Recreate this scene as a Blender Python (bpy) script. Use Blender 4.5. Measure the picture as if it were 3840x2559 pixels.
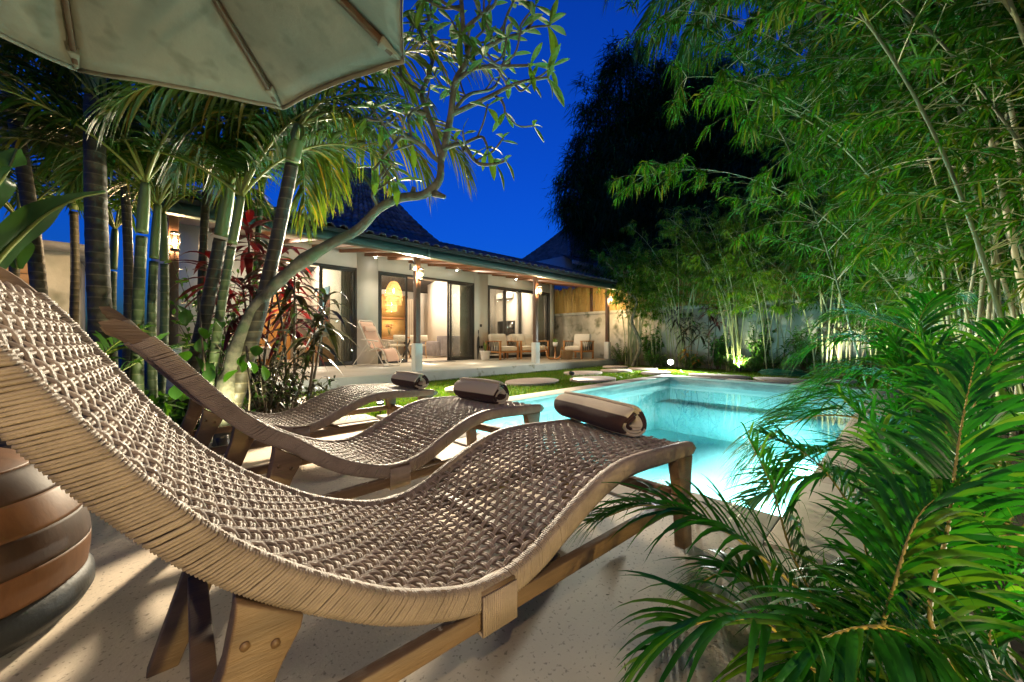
import bpy, math, random
import numpy as np
from mathutils import Vector, Matrix
R = math.radians
PI = math.pi
SC = bpy.context.scene
COL = SC.collection
for o in list(bpy.data.objects):
    bpy.data.objects.remove(o)

# ------------------------------------------------------------------ camera
# world x runs along the villa, y towards it; the tripod stands at the origin
AL = R(46)
CA, SA = math.cos(AL), math.sin(AL)
cam = bpy.data.cameras.new('camera')
cam.sensor_width = 36
cam.lens = 36 * 1430 / 3840
cam.shift_y = -5.5 / 3840
cam.clip_start = 0.02
cam.clip_end = 600
camo = bpy.data.objects.new('camera', cam)
COL.objects.link(camo)
camo.location = (0, 0, .85)
camo.rotation_euler = (R(90), 0, AL - R(90))
SC.camera = camo

def at(l, d):
    """a spot d metres ahead of the tripod and l metres to its right, in villa axes"""
    return (d * CA + l * SA, d * SA - l * CA)

# ------------------------------------------------------------------ world: dusk sky
wd = bpy.data.worlds.new('World')
SC.world = wd
wd.use_nodes = True
nt = wd.node_tree
bg = nt.nodes['Background']
sky = nt.nodes.new('ShaderNodeTexSky')
sky.sky_type = 'NISHITA'
sky.sun_disc = False
sky.sun_elevation = R(.8)
sky.sun_rotation = R(226)
sky.ozone_density = 6.0
sky.air_density = 1.0
sky.dust_density = 0.2
mul = nt.nodes.new('ShaderNodeMix')
mul.data_type = 'RGBA'
mul.blend_type = 'MULTIPLY'
mul.inputs[0].default_value = 1
mul.inputs[7].default_value = (.20, .55, 1.0, 1)
nt.links.new(sky.outputs[0], mul.inputs[6])
nt.links.new(mul.outputs[2], bg.inputs[0])
bg.inputs[1].default_value = .72

SC.view_settings.view_transform = 'Standard'
SC.view_settings.look = 'None'
SC.view_settings.exposure = 0
SC.view_settings.gamma = 1
SC.view_settings.use_curve_mapping = False
SC.render.engine = 'CYCLES'
cy = SC.cycles
cy.use_denoising = True
cy.max_bounces = 8
cy.diffuse_bounces = 3
cy.glossy_bounces = 3
cy.transmission_bounces = 4
cy.transparent_max_bounces = 24
cy.sample_clamp_indirect = 4
cy.caustics_reflective = False
cy.caustics_refractive = False

# ------------------------------------------------------------------ helpers
def tag(o, label=None, cat=None, group=None, kind=None):
    if label: o['label'] = label
    if cat: o['category'] = cat
    if group: o['group'] = group
    if kind: o['kind'] = kind
    return o

def thing(name, label, cat, loc=(0, 0, 0), rz=0, group=None):
    o = bpy.data.objects.new(name, None)
    o.empty_display_size = .1
    COL.objects.link(o)
    o.location = loc
    o.rotation_euler = (0, 0, rz)
    return tag(o, label, cat, group)

class MB:
    """collects faces, builds one mesh"""
    def __init__(s):
        s.v, s.q, s.t, s.n = [], [], [], 0
    def add(s, v, q=None, t=None):
        v = np.asarray(v, float).reshape(-1, 3)
        if q is not None and len(q): s.q.append(np.asarray(q, int).reshape(-1, 4) + s.n)
        if t is not None and len(t): s.t.append(np.asarray(t, int).reshape(-1, 3) + s.n)
        s.v.append(v); s.n += len(v)
        return s
    def box(s, x0, x1, y0, y1, z0, z1):
        v = [(x, y, z) for z in (z0, z1) for y in (y0, y1) for x in (x0, x1)]
        return s.add(v, [(0, 2, 3, 1), (4, 5, 7, 6), (0, 1, 5, 4), (2, 6, 7, 3), (0, 4, 6, 2), (1, 3, 7, 5)])
    def bar(s, a, b, w, h, up=(0, 0, 1), w2=None, h2=None):
        """rectangular bar from a to b, w wide (sideways) and h deep (along up)"""
        a, b, up = Vector(a), Vector(b), Vector(up)
        t = (b - a).normalized()
        sd = t.cross(up)
        if sd.length < 1e-4: sd = t.cross(Vector((1, 0, 0)))
        sd.normalize(); u = sd.cross(t).normalized()
        w2 = w if w2 is None else w2; h2 = h if h2 is None else h2
        v = []
        for p, ww, hh in ((a, w, h), (b, w2, h2)):
            for i, j in ((-1, -1), (1, -1), (1, 1), (-1, 1)):
                v.append(p + sd * (i * ww / 2) + u * (j * hh / 2))
        return s.add([tuple(x) for x in v], [(3, 2, 1, 0), (4, 5, 6, 7), (0, 1, 5, 4), (1, 2, 6, 5), (2, 3, 7, 6), (3, 0, 4, 7)])
    def tube(s, pts, r, k=6, ref=None, cap=True):
        p = np.asarray(pts, float)
        n = len(p)
        t = np.gradient(p, axis=0)
        t /= np.linalg.norm(t, axis=1)[:, None] + 1e-12
        if ref is None:
            ref = np.array([0, 0, 1.]) if abs(t[:, 2]).mean() < .75 else np.array([1., .2, 0])
        rf = np.broadcast_to(np.asarray(ref, float), p.shape)
        a = np.cross(t, rf); a /= np.linalg.norm(a, axis=1)[:, None] + 1e-12
        b = np.cross(a, t)
        rr = np.broadcast_to(np.asarray(r, float), (n,))
        th = np.arange(k) * 2 * PI / k
        v = p[:, None] + rr[:, None, None] * (np.cos(th)[None, :, None] * a[:, None] + np.sin(th)[None, :, None] * b[:, None])
        i = np.arange(n - 1)[:, None] * k; j = np.arange(k)[None]; j2 = (j + 1) % k
        q = np.stack([i + j, i + j2, i + k + j2, i + k + j], -1).reshape(-1, 4)
        tr = None
        if cap:
            tr = [(0, m + 1, m) for m in range(1, k - 1)] + [((n - 1) * k, (n - 1) * k + m, (n - 1) * k + m + 1) for m in range(1, k - 1)]
        return s.add(v.reshape(-1, 3), q, tr)
    def lathe(s, prof, k=24, c=(0, 0, 0), cap=True, wob=None):
        pr = np.asarray(prof, float)
        th = np.arange(k) * 2 * PI / k
        rad = pr[:, 0][:, None] * (np.ones(k)[None] if wob is None else wob(th)[None])
        v = np.stack([c[0] + rad * np.cos(th), c[1] + rad * np.sin(th), c[2] + pr[:, 1][:, None] + 0 * th[None]], -1)
        n = len(pr)
        i = np.arange(n - 1)[:, None] * k; j = np.arange(k)[None]; j2 = (j + 1) % k
        q = np.stack([i + j, i + j2, i + k + j2, i + k + j], -1).reshape(-1, 4)
        t = []
        if cap:
            t = [(0, m + 1, m) for m in range(1, k - 1)] + [((n - 1) * k, (n - 1) * k + m, (n - 1) * k + m + 1) for m in range(1, k - 1)]
        return s.add(v.reshape(-1, 3), q, t)
    def grid(s, P):
        """P: (n, m, 3) points"""
        P = np.asarray(P, float); n, m = P.shape[:2]
        i = np.arange(n - 1)[:, None] * m; j = np.arange(m - 1)[None]
        q = np.stack([i + j, i + j + 1, i + m + j + 1, i + m + j], -1).reshape(-1, 4)
        return s.add(P.reshape(-1, 3), q)
    def prism(s, pts, z0, z1):
        n = len(pts)
        v = [(x, y, z0) for x, y in pts] + [(x, y, z1) for x, y in pts]
        q = [(i, (i + 1) % n, n + (i + 1) % n, n + i) for i in range(n)]
        t = [(n, n + i, n + i + 1) for i in range(1, n - 1)] + [(0, i + 1, i) for i in range(1, n - 1)]
        return s.add(v, q, t)
    def mesh(s, name, smooth=False):
        me = bpy.data.meshes.new(name)
        V = np.concatenate(s.v) if s.v else np.zeros((0, 3))
        me.vertices.add(len(V)); me.vertices.foreach_set('co', V.ravel().astype(np.float32))
        Q = np.concatenate(s.q) if s.q else np.zeros((0, 4), int)
        T = np.concatenate(s.t) if s.t else np.zeros((0, 3), int)
        nl = Q.size + T.size
        me.loops.add(nl)
        me.loops.foreach_set('vertex_index', np.concatenate([Q.ravel(), T.ravel()]).astype(np.int32))
        me.polygons.add(len(Q) + len(T))
        st = np.concatenate([np.arange(len(Q)) * 4, len(Q) * 4 + np.arange(len(T)) * 3]).astype(np.int32)
        me.polygons.foreach_set('loop_start', st)
        if smooth: me.polygons.foreach_set('use_smooth', np.ones(len(Q) + len(T), bool))
        me.update(calc_edges=True)
        return me
    def build(s, name, m, parent=None, smooth=False, bevel=0, loc=None, kind=None):
        me = s.mesh(name, smooth)
        return link(name, me, m, parent, bevel, loc, kind)

def link(name, me, m, parent=None, bevel=0, loc=None, kind=None):
    if m is not None and not me.materials: me.materials.append(m)
    o = bpy.data.objects.new(name, me)
    COL.objects.link(o)
    if parent is not None: o.parent = parent
    if loc is not None: o.location = loc
    if bevel:
        b = o.modifiers.new('bevel', 'BEVEL'); b.width = bevel; b.segments = 2; b.limit_method = 'ANGLE'
    if kind: o['kind'] = kind
    return o

def copy_tree(o, parent=None):
    c = o.copy(); COL.objects.link(c); c.parent = parent
    for ch in o.children: copy_tree(ch, c)
    return c

# ------------------------------------------------------------------ materials
MATS = {}
def _new(name):
    m = bpy.data.materials.new(name); m.use_nodes = True
    MATS[name] = m
    n = m.node_tree
    return m, n, n.nodes['Principled BSDF']

def noise(n, scale, detail=4, rough=.55, vec=None, dist=0):
    t = n.nodes.new('ShaderNodeTexNoise')
    t.inputs['Scale'].default_value = scale; t.inputs['Detail'].default_value = detail
    t.inputs['Roughness'].default_value = rough; t.inputs['Distortion'].default_value = dist
    if vec is not None: n.links.new(vec, t.inputs['Vector'])
    return t

def ramp(n, fac, stops):
    r = n.nodes.new('ShaderNodeValToRGB')
    el = r.color_ramp.elements
    while len(el) < len(stops): el.new(.5)
    for e, (p, c) in zip(el, stops):
        e.position = p; e.color = (*c, 1) if len(c) == 3 else c
    n.links.new(fac, r.inputs[0])
    return r

def coords(n, stretch=(1, 1, 1)):
    tc = n.nodes.new('ShaderNodeTexCoord'); mp = n.nodes.new('ShaderNodeMapping')
    mp.inputs['Scale'].default_value = stretch
    n.links.new(tc.outputs['Object'], mp.inputs[0])
    return mp.outputs[0]

def mat(name, c1, c2=None, rough=.6, scale=3, bump=0, bscale=60, spec=.5, metal=0, stretch=(1, 1, 1), lo=.35, hi=.68, detail=5, coat=0, rvar=0, speck=None):
    m, n, b = _new(name)
    b.inputs['Roughness'].default_value = rough
    b.inputs['Metallic'].default_value = metal
    b.inputs['Specular IOR Level'].default_value = spec
    b.inputs['Coat Weight'].default_value = coat
    vec = coords(n, stretch)
    if c2 is None: c2 = tuple(x * .75 for x in c1)
    t = noise(n, scale, detail, .6, vec)
    r = ramp(n, t.outputs['Fac'], [(lo, c1), (hi, c2)])
    out = r.outputs[0]
    if speck:
        sc, col, lo_, hi_ = speck
        t2 = noise(n, sc, 2, .5, vec)
        r2 = ramp(n, t2.outputs['Fac'], [(lo_, (0, 0, 0)), (hi_, (1, 1, 1))])
        mx = n.nodes.new('ShaderNodeMix'); mx.data_type = 'RGBA'
        n.links.new(r2.outputs[0], mx.inputs[0]); n.links.new(out, mx.inputs[6]); mx.inputs[7].default_value = (*col, 1)
        out = mx.outputs[2]
    n.links.new(out, b.inputs['Base Color'])
    if rvar:
        mr = n.nodes.new('ShaderNodeMapRange')
        mr.inputs['To Min'].default_value = rough - rvar; mr.inputs['To Max'].default_value = rough + rvar
        n.links.new(t.outputs['Fac'], mr.inputs[0]); n.links.new(mr.outputs[0], b.inputs['Roughness'])
    if bump:
        t3 = noise(n, bscale, 4, .6, vec)
        bp = n.nodes.new('ShaderNodeBump'); bp.inputs['Strength'].default_value = bump; bp.inputs['Distance'].default_value = .01
        n.links.new(t3.outputs['Fac'], bp.inputs['Height']); n.links.new(bp.outputs[0], b.inputs['Normal'])
    return m

def leafmat(name, c1, c2, trans=.35, rough=.42, spec=.45, tcol=None, c3=None):
    """leaf blades: every blade a shade of its own, light passes through"""
    m, n, b = _new(name)
    g = n.nodes.new('ShaderNodeNewGeometry')
    st = [(0, c1), (.75, c2)] + ([(.97, c3)] if c3 else [])
    r = ramp(n, g.outputs['Random Per Island'], st)
    vec = coords(n); t = noise(n, 9, 3, .6, vec)
    mx = n.nodes.new('ShaderNodeMix'); mx.data_type = 'RGBA'; mx.blend_type = 'MULTIPLY'; mx.inputs[0].default_value = .35
    n.links.new(r.outputs[0], mx.inputs[6]); n.links.new(t.outputs['Fac'], mx.inputs[7])
    b.inputs['Roughness'].default_value = rough; b.inputs['Specular IOR Level'].default_value = spec
    n.links.new(mx.outputs[2], b.inputs['Base Color'])
    tr = n.nodes.new('ShaderNodeBsdfTranslucent')
    hs = n.nodes.new('ShaderNodeMix'); hs.data_type = 'RGBA'; hs.blend_type = 'MULTIPLY'; hs.inputs[0].default_value = 1
    hs.inputs[7].default_value = (*(tcol or (1.7, 1.6, .5)), 1)
    n.links.new(mx.outputs[2], hs.inputs[6]); n.links.new(hs.outputs[2], tr.inputs[0])
    ms = n.nodes.new('ShaderNodeMixShader'); ms.inputs[0].default_value = trans
    n.links.new(b.outputs[0], ms.inputs[1]); n.links.new(tr.outputs[0], ms.inputs[2])
    n.links.new(ms.outputs[0], n.nodes['Material Output'].inputs[0])
    return m

def glassmat(name, tint=(1, 1, 1), ior=1.45, bump=0, bscale=2, rough=.0, refl=1.0):
    """clear sheet: light goes straight through, Fresnel reflection on top"""
    m, n, b = _new(name)
    n.nodes.remove(b)
    tr = n.nodes.new('ShaderNodeBsdfTransparent'); tr.inputs[0].default_value = (*tint, 1)
    gl = n.nodes.new('ShaderNodeBsdfGlossy'); gl.inputs['Roughness'].default_value = rough; gl.inputs[0].default_value = (refl, refl, refl, 1)
    lw = n.nodes.new('ShaderNodeLayerWeight'); f0 = ((ior - 1) / (ior + 1)) ** 2
    pw = n.nodes.new('ShaderNodeMath'); pw.operation = 'POWER'; pw.inputs[1].default_value = 5
    fr = n.nodes.new('ShaderNodeMath'); fr.operation = 'MULTIPLY_ADD'; fr.inputs[1].default_value = 1 - f0; fr.inputs[2].default_value = f0
    n.links.new(lw.outputs['Facing'], pw.inputs[0]); n.links.new(pw.outputs[0], fr.inputs[0])
    ms = n.nodes.new('ShaderNodeMixShader')
    n.links.new(fr.outputs[0], ms.inputs[0]); n.links.new(tr.outputs[0], ms.inputs[1]); n.links.new(gl.outputs[0], ms.inputs[2])
    n.links.new(ms.outputs[0], n.nodes['Material Output'].inputs[0])
    if bump:
        t = noise(n, bscale, 3, .5, coords(n, (1, 1, 1)), .4)
        bp = n.nodes.new('ShaderNodeBump'); bp.inputs['Strength'].default_value = bump; bp.inputs['Distance'].default_value = .01
        n.links.new(t.outputs['Fac'], bp.inputs['Height'])
        n.links.new(bp.outputs[0], gl.inputs['Normal']); n.links.new(bp.outputs[0], lw.inputs['Normal'])
    return m

def emit(name, col, s):
    m, n, b = _new(name)
    b.inputs['Base Color'].default_value = (*col, 1)
    b.inputs['Emission Color'].default_value = (*col, 1); b.inputs['Emission Strength'].default_value = s
    return m

def lamp(name, kind, loc, energy, col, parent=None, radius=.03, spot=None, aim=None, blend=.6):
    L = bpy.data.lights.new(name, kind); L.energy = energy; L.color = col
    L.shadow_soft_size = radius
    if kind == 'SPOT':
        L.spot_size = R(spot); L.spot_blend = blend
    o = bpy.data.objects.new(name, L); COL.objects.link(o)
    o.location = loc
    if parent is not None: o.parent = parent
    if aim is not None:
        o.rotation_euler = (Vector(aim) - Vector(loc)).to_track_quat('-Z', 'Y').to_euler()
    return o

WARM = (1, .72, .42)
WHITE = (1, .93, .82)
m_wall = mat('plaster white', (.74, .70, .64), (.66, .62, .55), .85, 1.3, .12, 30)
m_gwall = mat('garden wall plaster', (.52, .49, .42), (.27, .27, .21), .9, 1.0, .3, 14, lo=.40, hi=.68, speck=(2.6, (.13, .14, .09), .56, .72))
m_porch = mat('polished concrete', (.66, .58, .48), (.52, .45, .36), .32, 1.6, .03, 40, rvar=.1)
m_porchside = mat('porch plaster', (.60, .60, .54), (.48, .49, .43), .9, 2.2, .2, 30, speck=(4, (.30, .29, .20), .63, .72))
m_conc = mat('cast stone', (.50, .43, .37), (.40, .34, .29), .8, 2.5, .2, 60, speck=(26, (.28, .24, .21), .62, .68))
m_deck = mat('terrazzo deck', (.62, .50, .375), (.44, .35, .26), .7, 1.1, .25, 90, lo=.36, hi=.70, detail=8, speck=(80, (.26, .20, .15), .60, .70))
m_coping = mat('pool coping', (.48, .42, .36), (.35, .32, .27), .72, 2.4, .2, 50)
m_poolwall = mat('pool rim render', (.36, .40, .37), (.20, .25, .24), .85, 3.5, .3, 30, stretch=(1, 1, 2.2))
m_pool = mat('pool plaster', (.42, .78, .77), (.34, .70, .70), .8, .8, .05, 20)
m_soil = mat('soil', (.07, .055, .035), (.035, .03, .02), .95, 4, .6, 30)
m_black = mat('black metal', (.02, .02, .022), (.03, .03, .03), .4, 4)
m_frame = mat('dark aluminium', (.045, .042, .04), (.03, .03, .03), .38, 3, spec=.6)
m_teak = mat('oiled teak', (.46, .22, .075), (.30, .125, .035), .42, 2.2, .12, 40, stretch=(1, 1, 1), coat=.15)
m_gteak = mat('weathered teak', (.21, .125, .06), (.085, .05, .026), .55, 5, .3, 60, stretch=(.35, 3, 3), lo=.3, hi=.7)
m_rafter = mat('rafter wood', (.30, .125, .05), (.19, .075, .03), .5, 3, .1, 40, stretch=(3, .5, 3))
m_post = mat('post wood', (.13, .062, .035), (.075, .036, .022), .45, 3, .12, 40, stretch=(4, 4, .5))
m_gutter = mat('gutter zinc', (.045, .075, .062), (.032, .055, .045), .5, 1.4, .06, 20, stretch=(.4, 1, 1))
m_tile = mat('roof tile', (.30, .28, .28), (.13, .13, .14), .7, 4, .3, 40, lo=.3, hi=.7, speck=(1.2, (.07, .075, .07), .5, .75))
def vary(m, lo, hi):
    n_ = m.node_tree; b_ = n_.nodes['Principled BSDF']
    oi_ = n_.nodes.new('ShaderNodeObjectInfo'); mr_ = n_.nodes.new('ShaderNodeMapRange'); mr_.inputs['To Min'].default_value = lo; mr_.inputs['To Max'].default_value = hi
    mx_ = n_.nodes.new('ShaderNodeMix'); mx_.data_type = 'RGBA'; mx_.blend_type = 'MULTIPLY'; mx_.inputs[0].default_value = 1
    n_.links.new(oi_.outputs['Random'], mr_.inputs[0]); n_.links.new(b_.inputs['Base Color'].links[0].from_socket, mx_.inputs[6]); n_.links.new(mr_.outputs[0], mx_.inputs[7]); n_.links.new(mx_.outputs[2], b_.inputs['Base Color'])
    return m
m_tile2 = vary(mat('roof tile single', (.30, .28, .28), (.15, .15, .16), .7, 4, .3, 40, lo=.3, hi=.7), .55, 1.25)
m_ceil = mat('porch ceiling board', (.70, .64, .56), (.62, .56, .48), .8, 2)
m_glass = glassmat('window glass', (.93, .95, .94), 1.5)
m_bulb = emit('lamp glow', (1, .80, .5), 40)
m_bulbw = emit('lamp glow white', (1, .93, .80), 60)
m_white = mat('white paint', (.78, .77, .74), (.72, .71, .68), .5, 4)
m_metal = mat('steel', (.55, .55, .55), (.45, .45, .45), .35, 4, metal=1)
# ================================================================== SETTING
def struct(name, mb, m, parent=None, **k):
    o = mb.build(name, m, parent, **k)
    if parent is None: o['kind'] = 'structure'
    return o
FZ = .19          # porch floor
PX0, PX1, PY0, PY1 = 2.15, 8.65, .40, 3.75   # pool basin
CW = .31          # coping width
b = MB()          # soil sheet with the pool cut out, out to the horizon
xs = [-300, PX0 - CW, PX1 + CW, 300]; ys = [-300, PY0 - CW, PY1 + CW, 300]
for i in range(3):
    for j in range(3):
        if i == 1 and j == 1: continue
        b.add([(xs[i], ys[j], -.06), (xs[i + 1], ys[j], -.06), (xs[i + 1], ys[j + 1], -.06), (xs[i], ys[j + 1], -.06)], [(0, 1, 2, 3)])
struct('ground', b, m_soil)
m_turf = mat('turf', (.075, .11, .02), (.05, .085, .015), .9, 5, .5, 80, speck=(9, (.16, .13, .05), .58, .7))
b = MB().box(1.3, PX1 + CW, PY1 + CW, 6.9, -.1, -.035)
b.box(PX1 + CW, 12.1, -4, 6.9, -.1, -.035)
struct('lawn', b, m_turf)
# deck slab
b = MB().prism([(-6, -4), (.75, -4), (.75, -.2), (PX0 - CW, -.2), (PX0 - CW, 3.52), (-6, 3.52)], -.1, 0)
struct('deck', b, m_deck)
deck = bpy.data.objects['deck']
rng = random.Random(5)
slabs = [[(.1, 3.56), (.66, 3.56), (.72, 3.98), (.12, 4.06)], [(.70, 3.56), (1.80, 3.56), (1.80, 3.90), (.76, 3.97)],
         [(.13, 4.1), (.73, 4.02), (.80, 4.55), (.16, 4.62)], [(.77, 4.01), (1.82, 3.94), (1.83, 4.30), (.86, 4.52)],
         [(.2, 4.66), (1.25, 4.50), (1.26, 5.0), (.3, 5.05)]]
for s_ in slabs:
    MB().prism(s_, -.09, -.002 + rng.uniform(-.004, .004)).build('paving_slab', m_conc, deck, bevel=.008)
# pool basin
def pool_part(name, boxes, m, bevel=0):
    b = MB()
    for q in boxes: b.box(*q)
    return b.build(name, m, pool, bevel=bevel)
WZ = -.125
pool = thing('swimming_pool', 'turquoise lit swimming pool with a beige stone rim', 'pool', (0, 0, 0))
m_pfloor = mat('pool plaster lit copy', (.66, .95, .93), (.58, .90, .89), .8, .8, .05, 20)  # lighter than the walls: colour makes up for weak light on the floor
pool_part('basin_floor', [(PX0 - .2, PX1 + .2, PY0 - .2, PY1 + .2, -1.3, -1.05)], m_pfloor)
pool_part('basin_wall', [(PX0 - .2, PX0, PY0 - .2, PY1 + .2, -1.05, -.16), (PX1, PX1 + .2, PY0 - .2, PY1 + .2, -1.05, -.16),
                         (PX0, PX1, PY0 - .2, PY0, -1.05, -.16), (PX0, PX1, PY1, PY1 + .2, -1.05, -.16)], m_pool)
pool_part('rim', [(PX0 - .2, PX0, PY0 - .2, PY1 + .2, -.16, -.025), (PX1, PX1 + .2, PY0 - .2, PY1 + .2, -.16, -.025),
                  (PX0, PX1, PY0 - .2, PY0, -.16, -.025), (PX0, PX1, PY1, PY1 + .2, -.16, -.025)], m_poolwall)
pool_part('bench', [(7.85, PX1 - .002, PY0 + .002, PY1 - .002, -1.05, -.50)], mat('pool plaster shaded copy', (.26, .56, .56), (.20, .48, .49), .8, .8))  # darker copy of the pool plaster, shade put into the colour
# coping stones, laid end to end round the rim
for side, (x0, x1, y0, y1) in enumerate([(PX0 - CW, PX1 + CW, PY1 - .012, PY1 + CW), (PX0 - CW, PX1 + CW, PY0 - CW, PY0 + .012),
                                         (PX1 - .012, PX1 + CW, PY0 + .012, PY1 - .012), (PX0 - CW, PX0 + .012, PY0 + .012, PY1 - .012)]):
    lo, hi = (x0, x1) if side < 2 else (y0, y1)
    n = int(round((hi - lo) / 1.02))
    for k in range(n):
        a, c = lo + (hi - lo) * k / n + .002, lo + (hi - lo) * (k + 1) / n - .002
        q = (a, c, y0, y1) if side < 2 else (x0, x1, a, c)
        MB().box(q[0], q[1], q[2], q[3], -.024, .016 + rng.uniform(-.0015, .0015)).build('coping_stone', m_coping, pool, bevel=.006)
m_water = glassmat('pool water', (.78, .98, .98), 1.33, .10, 2.3)
w = MB().grid([[(x, y, WZ) for x in np.linspace(PX0, PX1, 2)] for y in np.linspace(PY0, PY1, 2)]).build('water', m_water)
w['kind'] = 'structure'
m_plens = emit('pool lamp lens', (.55, .95, 1), 30)
for k, (x, y, ax, ay) in enumerate([(PX0 + .02, .95, 1, 0), (PX0 + .02, 2.1, 1, 0), (PX0 + .02, 3.25, 1, 0), (6.9, PY0 + .02, 0, 1), (4.6, PY0 + .02, 0, 1)]):
    t = thing('pool_lamp', ['round underwater lamp in near pool wall below nearest lounger', 'round underwater lamp in near pool wall below middle lounger',
                            'round underwater lamp in near pool wall below farthest lounger', 'round underwater lamp in palm-side pool wall near far bench', 'round underwater lamp in middle of palm-side pool wall'][k], 'lamp', (x, y, -.52), group='pool lamps')
    b = MB().lathe([(.09, 0), (.09, .02), (.07, .03)], 20)
    o = b.build('bezel', m_metal, t); o2 = MB().lathe([(.068, .022), (.05, .034), (.01, .04)], 20).build('lens', m_plens, t)
    for q in (o, o2): q.rotation_euler = (0, R(90), 0) if ax else (R(-90), 0, 0)
    lamp('pool_light', 'SPOT', (.12 * ax, .12 * ay, .0), 800 if ax else 520, (.50, .97, 1.0), t, .10, 132, (.12 * ax + ax, .12 * ay + ay, -.72), .5)

# ------------------------------------------------------------------ lawn grass, one mesh
def grass(name, regions, dens, h, wd_, m, seed, avoid=None):
    rg = np.random.default_rng(seed); P = []
    for x0, x1, y0, y1 in regions:
        n = int((x1 - x0) * (y1 - y0) * dens)
        P.append(np.stack([rg.uniform(x0, x1, n), rg.uniform(y0, y1, n)], 1))
    P = np.concatenate(P)
    if avoid is not None: P = P[~avoid(P)]
    n = len(P)
    az = rg.uniform(0, 2 * PI, n); hh = h * rg.uniform(.5, 1.25, n); ln = rg.uniform(.1, .9, n)
    dx, dy = np.cos(az), np.sin(az); wx, wy = -dy, dx
    ww = wd_ * rg.uniform(.6, 1.3, n)
    v = np.zeros((n, 5, 3))
    z0 = -.036
    for k, (f, g) in enumerate([(0, 1), (.55, .9), (1, 0)]):
        cx = P[:, 0] + dx * hh * ln * f * f; cyy = P[:, 1] + dy * hh * ln * f * f; cz = z0 + hh * f * (1 - .25 * ln * f)
        if k < 2:
            v[:, 2 * k] = np.stack([cx - wx * ww * g / 2, cyy - wy * ww * g / 2, cz], 1)
            v[:, 2 * k + 1] = np.stack([cx + wx * ww * g / 2, cyy + wy * ww * g / 2, cz], 1)
        else: v[:, 4] = np.stack([cx, cyy, cz], 1)
    i = np.arange(n)[:, None] * 5
    b = MB().add(v.reshape(-1, 3), i + np.array([[0, 1, 3, 2]]), i + np.array([[2, 3, 4]]))
    return b.build(name, m)
STONES = [(4.20, 5.26, .62, .40), (5.62, 5.22, .64, .46), (6.86, 4.62, .60, .44), (7.97, 5.66, .55, .42), (9.20, 5.46, .46, .38), (10.46, 6.25, .42, .36),
          (10.27, 5.25, .46, .38), (9.30, 4.40, .46, .34), (9.50, 3.01, .40, .66), (9.55, 1.70, .42, .60), (10.1, 1.02, .35, .36), (1.52, 5.70, .52, .34)]
def on_stone(P):
    m = np.zeros(len(P), bool)
    for x, y, a, c in STONES: m |= ((P[:, 0] - x) / (a - .02)) ** 2 + ((P[:, 1] - y) / (c - .02)) ** 2 < 1
    return m
m_grass = leafmat('grass blades', (.06, .17, .010), (.14, .30, .022), .35, .5, .25, c3=(.26, .24, .05))
g = grass('lawn_grass', [(1.32, PX1 + CW, PY1 + CW + .01, 6.84), (PX1 + CW + .01, 12.0, -1.5, 6.84)], 2600, .05, .011, m_grass, 3, on_stone)
tag(g, 'short green carpet grass between porch and pool', 'grass', kind='stuff')
rg = np.random.default_rng(11)
lab = ['round stepping stone nearest behind the middle towel', 'round stepping stone left of the spiked garden lamp', 'round stepping stone lit by the spiked garden lamp',
       'round stepping stone between porch and lamp-lit stone', 'stepping stone in lawn below third porch post', 'small stepping stone at the far porch corner',
       'stepping stone right of the far porch corner', 'stepping stone touching far left pool corner', 'long stepping stone behind far pool edge under bamboo',
       'long stepping stone behind far pool edge before green hose', 'stepping stone half hidden by palm leaves past hose', 'stepping stone before the left end of porch']
m_stone = mat('stepping stone', (.56, .48, .41), (.46, .39, .33), .85, 1.6, .25, 70, speck=(30, (.30, .26, .22), .62, .68))
for (x, y, a, c), lb in zip(STONES, lab):
    th = np.linspace(0, 2 * PI, 37)[:-1]; ph = rg.uniform(0, 6, 3)
    r = 1 + .03 * np.sin(2 * th + ph[0]) + .02 * np.sin(3 * th + ph[1]) + .012 * np.sin(5 * th + ph[2])
    pts = [(x + a * q * math.cos(t), y + c * q * math.sin(t)) for t, q in zip(th, r)]
    o = MB().prism(pts, -.06, .028).build('stepping_stone', m_stone, bevel=.008)
    tag(o, lb, 'stepping stone', 'stepping stones in the lawn')

# ------------------------------------------------------------------ villa
villa = thing('villa', 'white single-storey villa with open glass doors and porch under tiled roof', 'house')
WY = 9.95
HX0, HX1 = .15, 12.0
PXE = 11.62
b = MB().box(HX0, PXE, 6.87, WY, -.06, FZ - .003)
b.build('porch_base', m_porchside, villa, bevel=.012)
MB().box(HX0, PXE - .012, 6.882, WY + 6, FZ - .002, FZ).build('porch_floor', m_porch, villa)
OPEN = [(1.70, 3.99), (4.57, 7.87), (8.46, 11.72)]
DT = 2.71
def villa_box(name, m, *q, bevel=0, parent=None):
    return MB().box(*q).build(name, m, parent or villa, bevel=bevel)
segs = [HX0] + [x for o_ in OPEN for x in o_] + [HX1]
b = MB()
for k in range(0, len(segs), 2): b.box(segs[k], segs[k + 1], WY, WY + .18, FZ, 3.25)
for a, c in OPEN: b.box(a, c, WY, WY + .18, DT, 3.25)
b.build('front_wall', m_wall, villa)
b = MB()
b.box(HX1 - .15, HX1, WY + .18, 13.4, FZ, 3.25)
b.box(8.65, HX1, 13.4, 14.1, FZ, 3.25)
b.box(4.13, 4.28, WY + .18, 15.2, FZ, 3.25)
b.box(HX0, 8.65, 15.2, 15.35, FZ, 3.25)
b.box(HX0, HX0 + .15, WY + .18, 15.2, FZ, 3.25)
b.box(1.0, 4.13, 14.2, 14.3, FZ, 3.25)
b.box(8.65, 12, 15.2, 15.35, FZ, 3.25)
b.box(9.6, 9.75, 14.1, 15.2, FZ, 3.25)
b.build('inner_wall', m_wall, villa)
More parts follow.
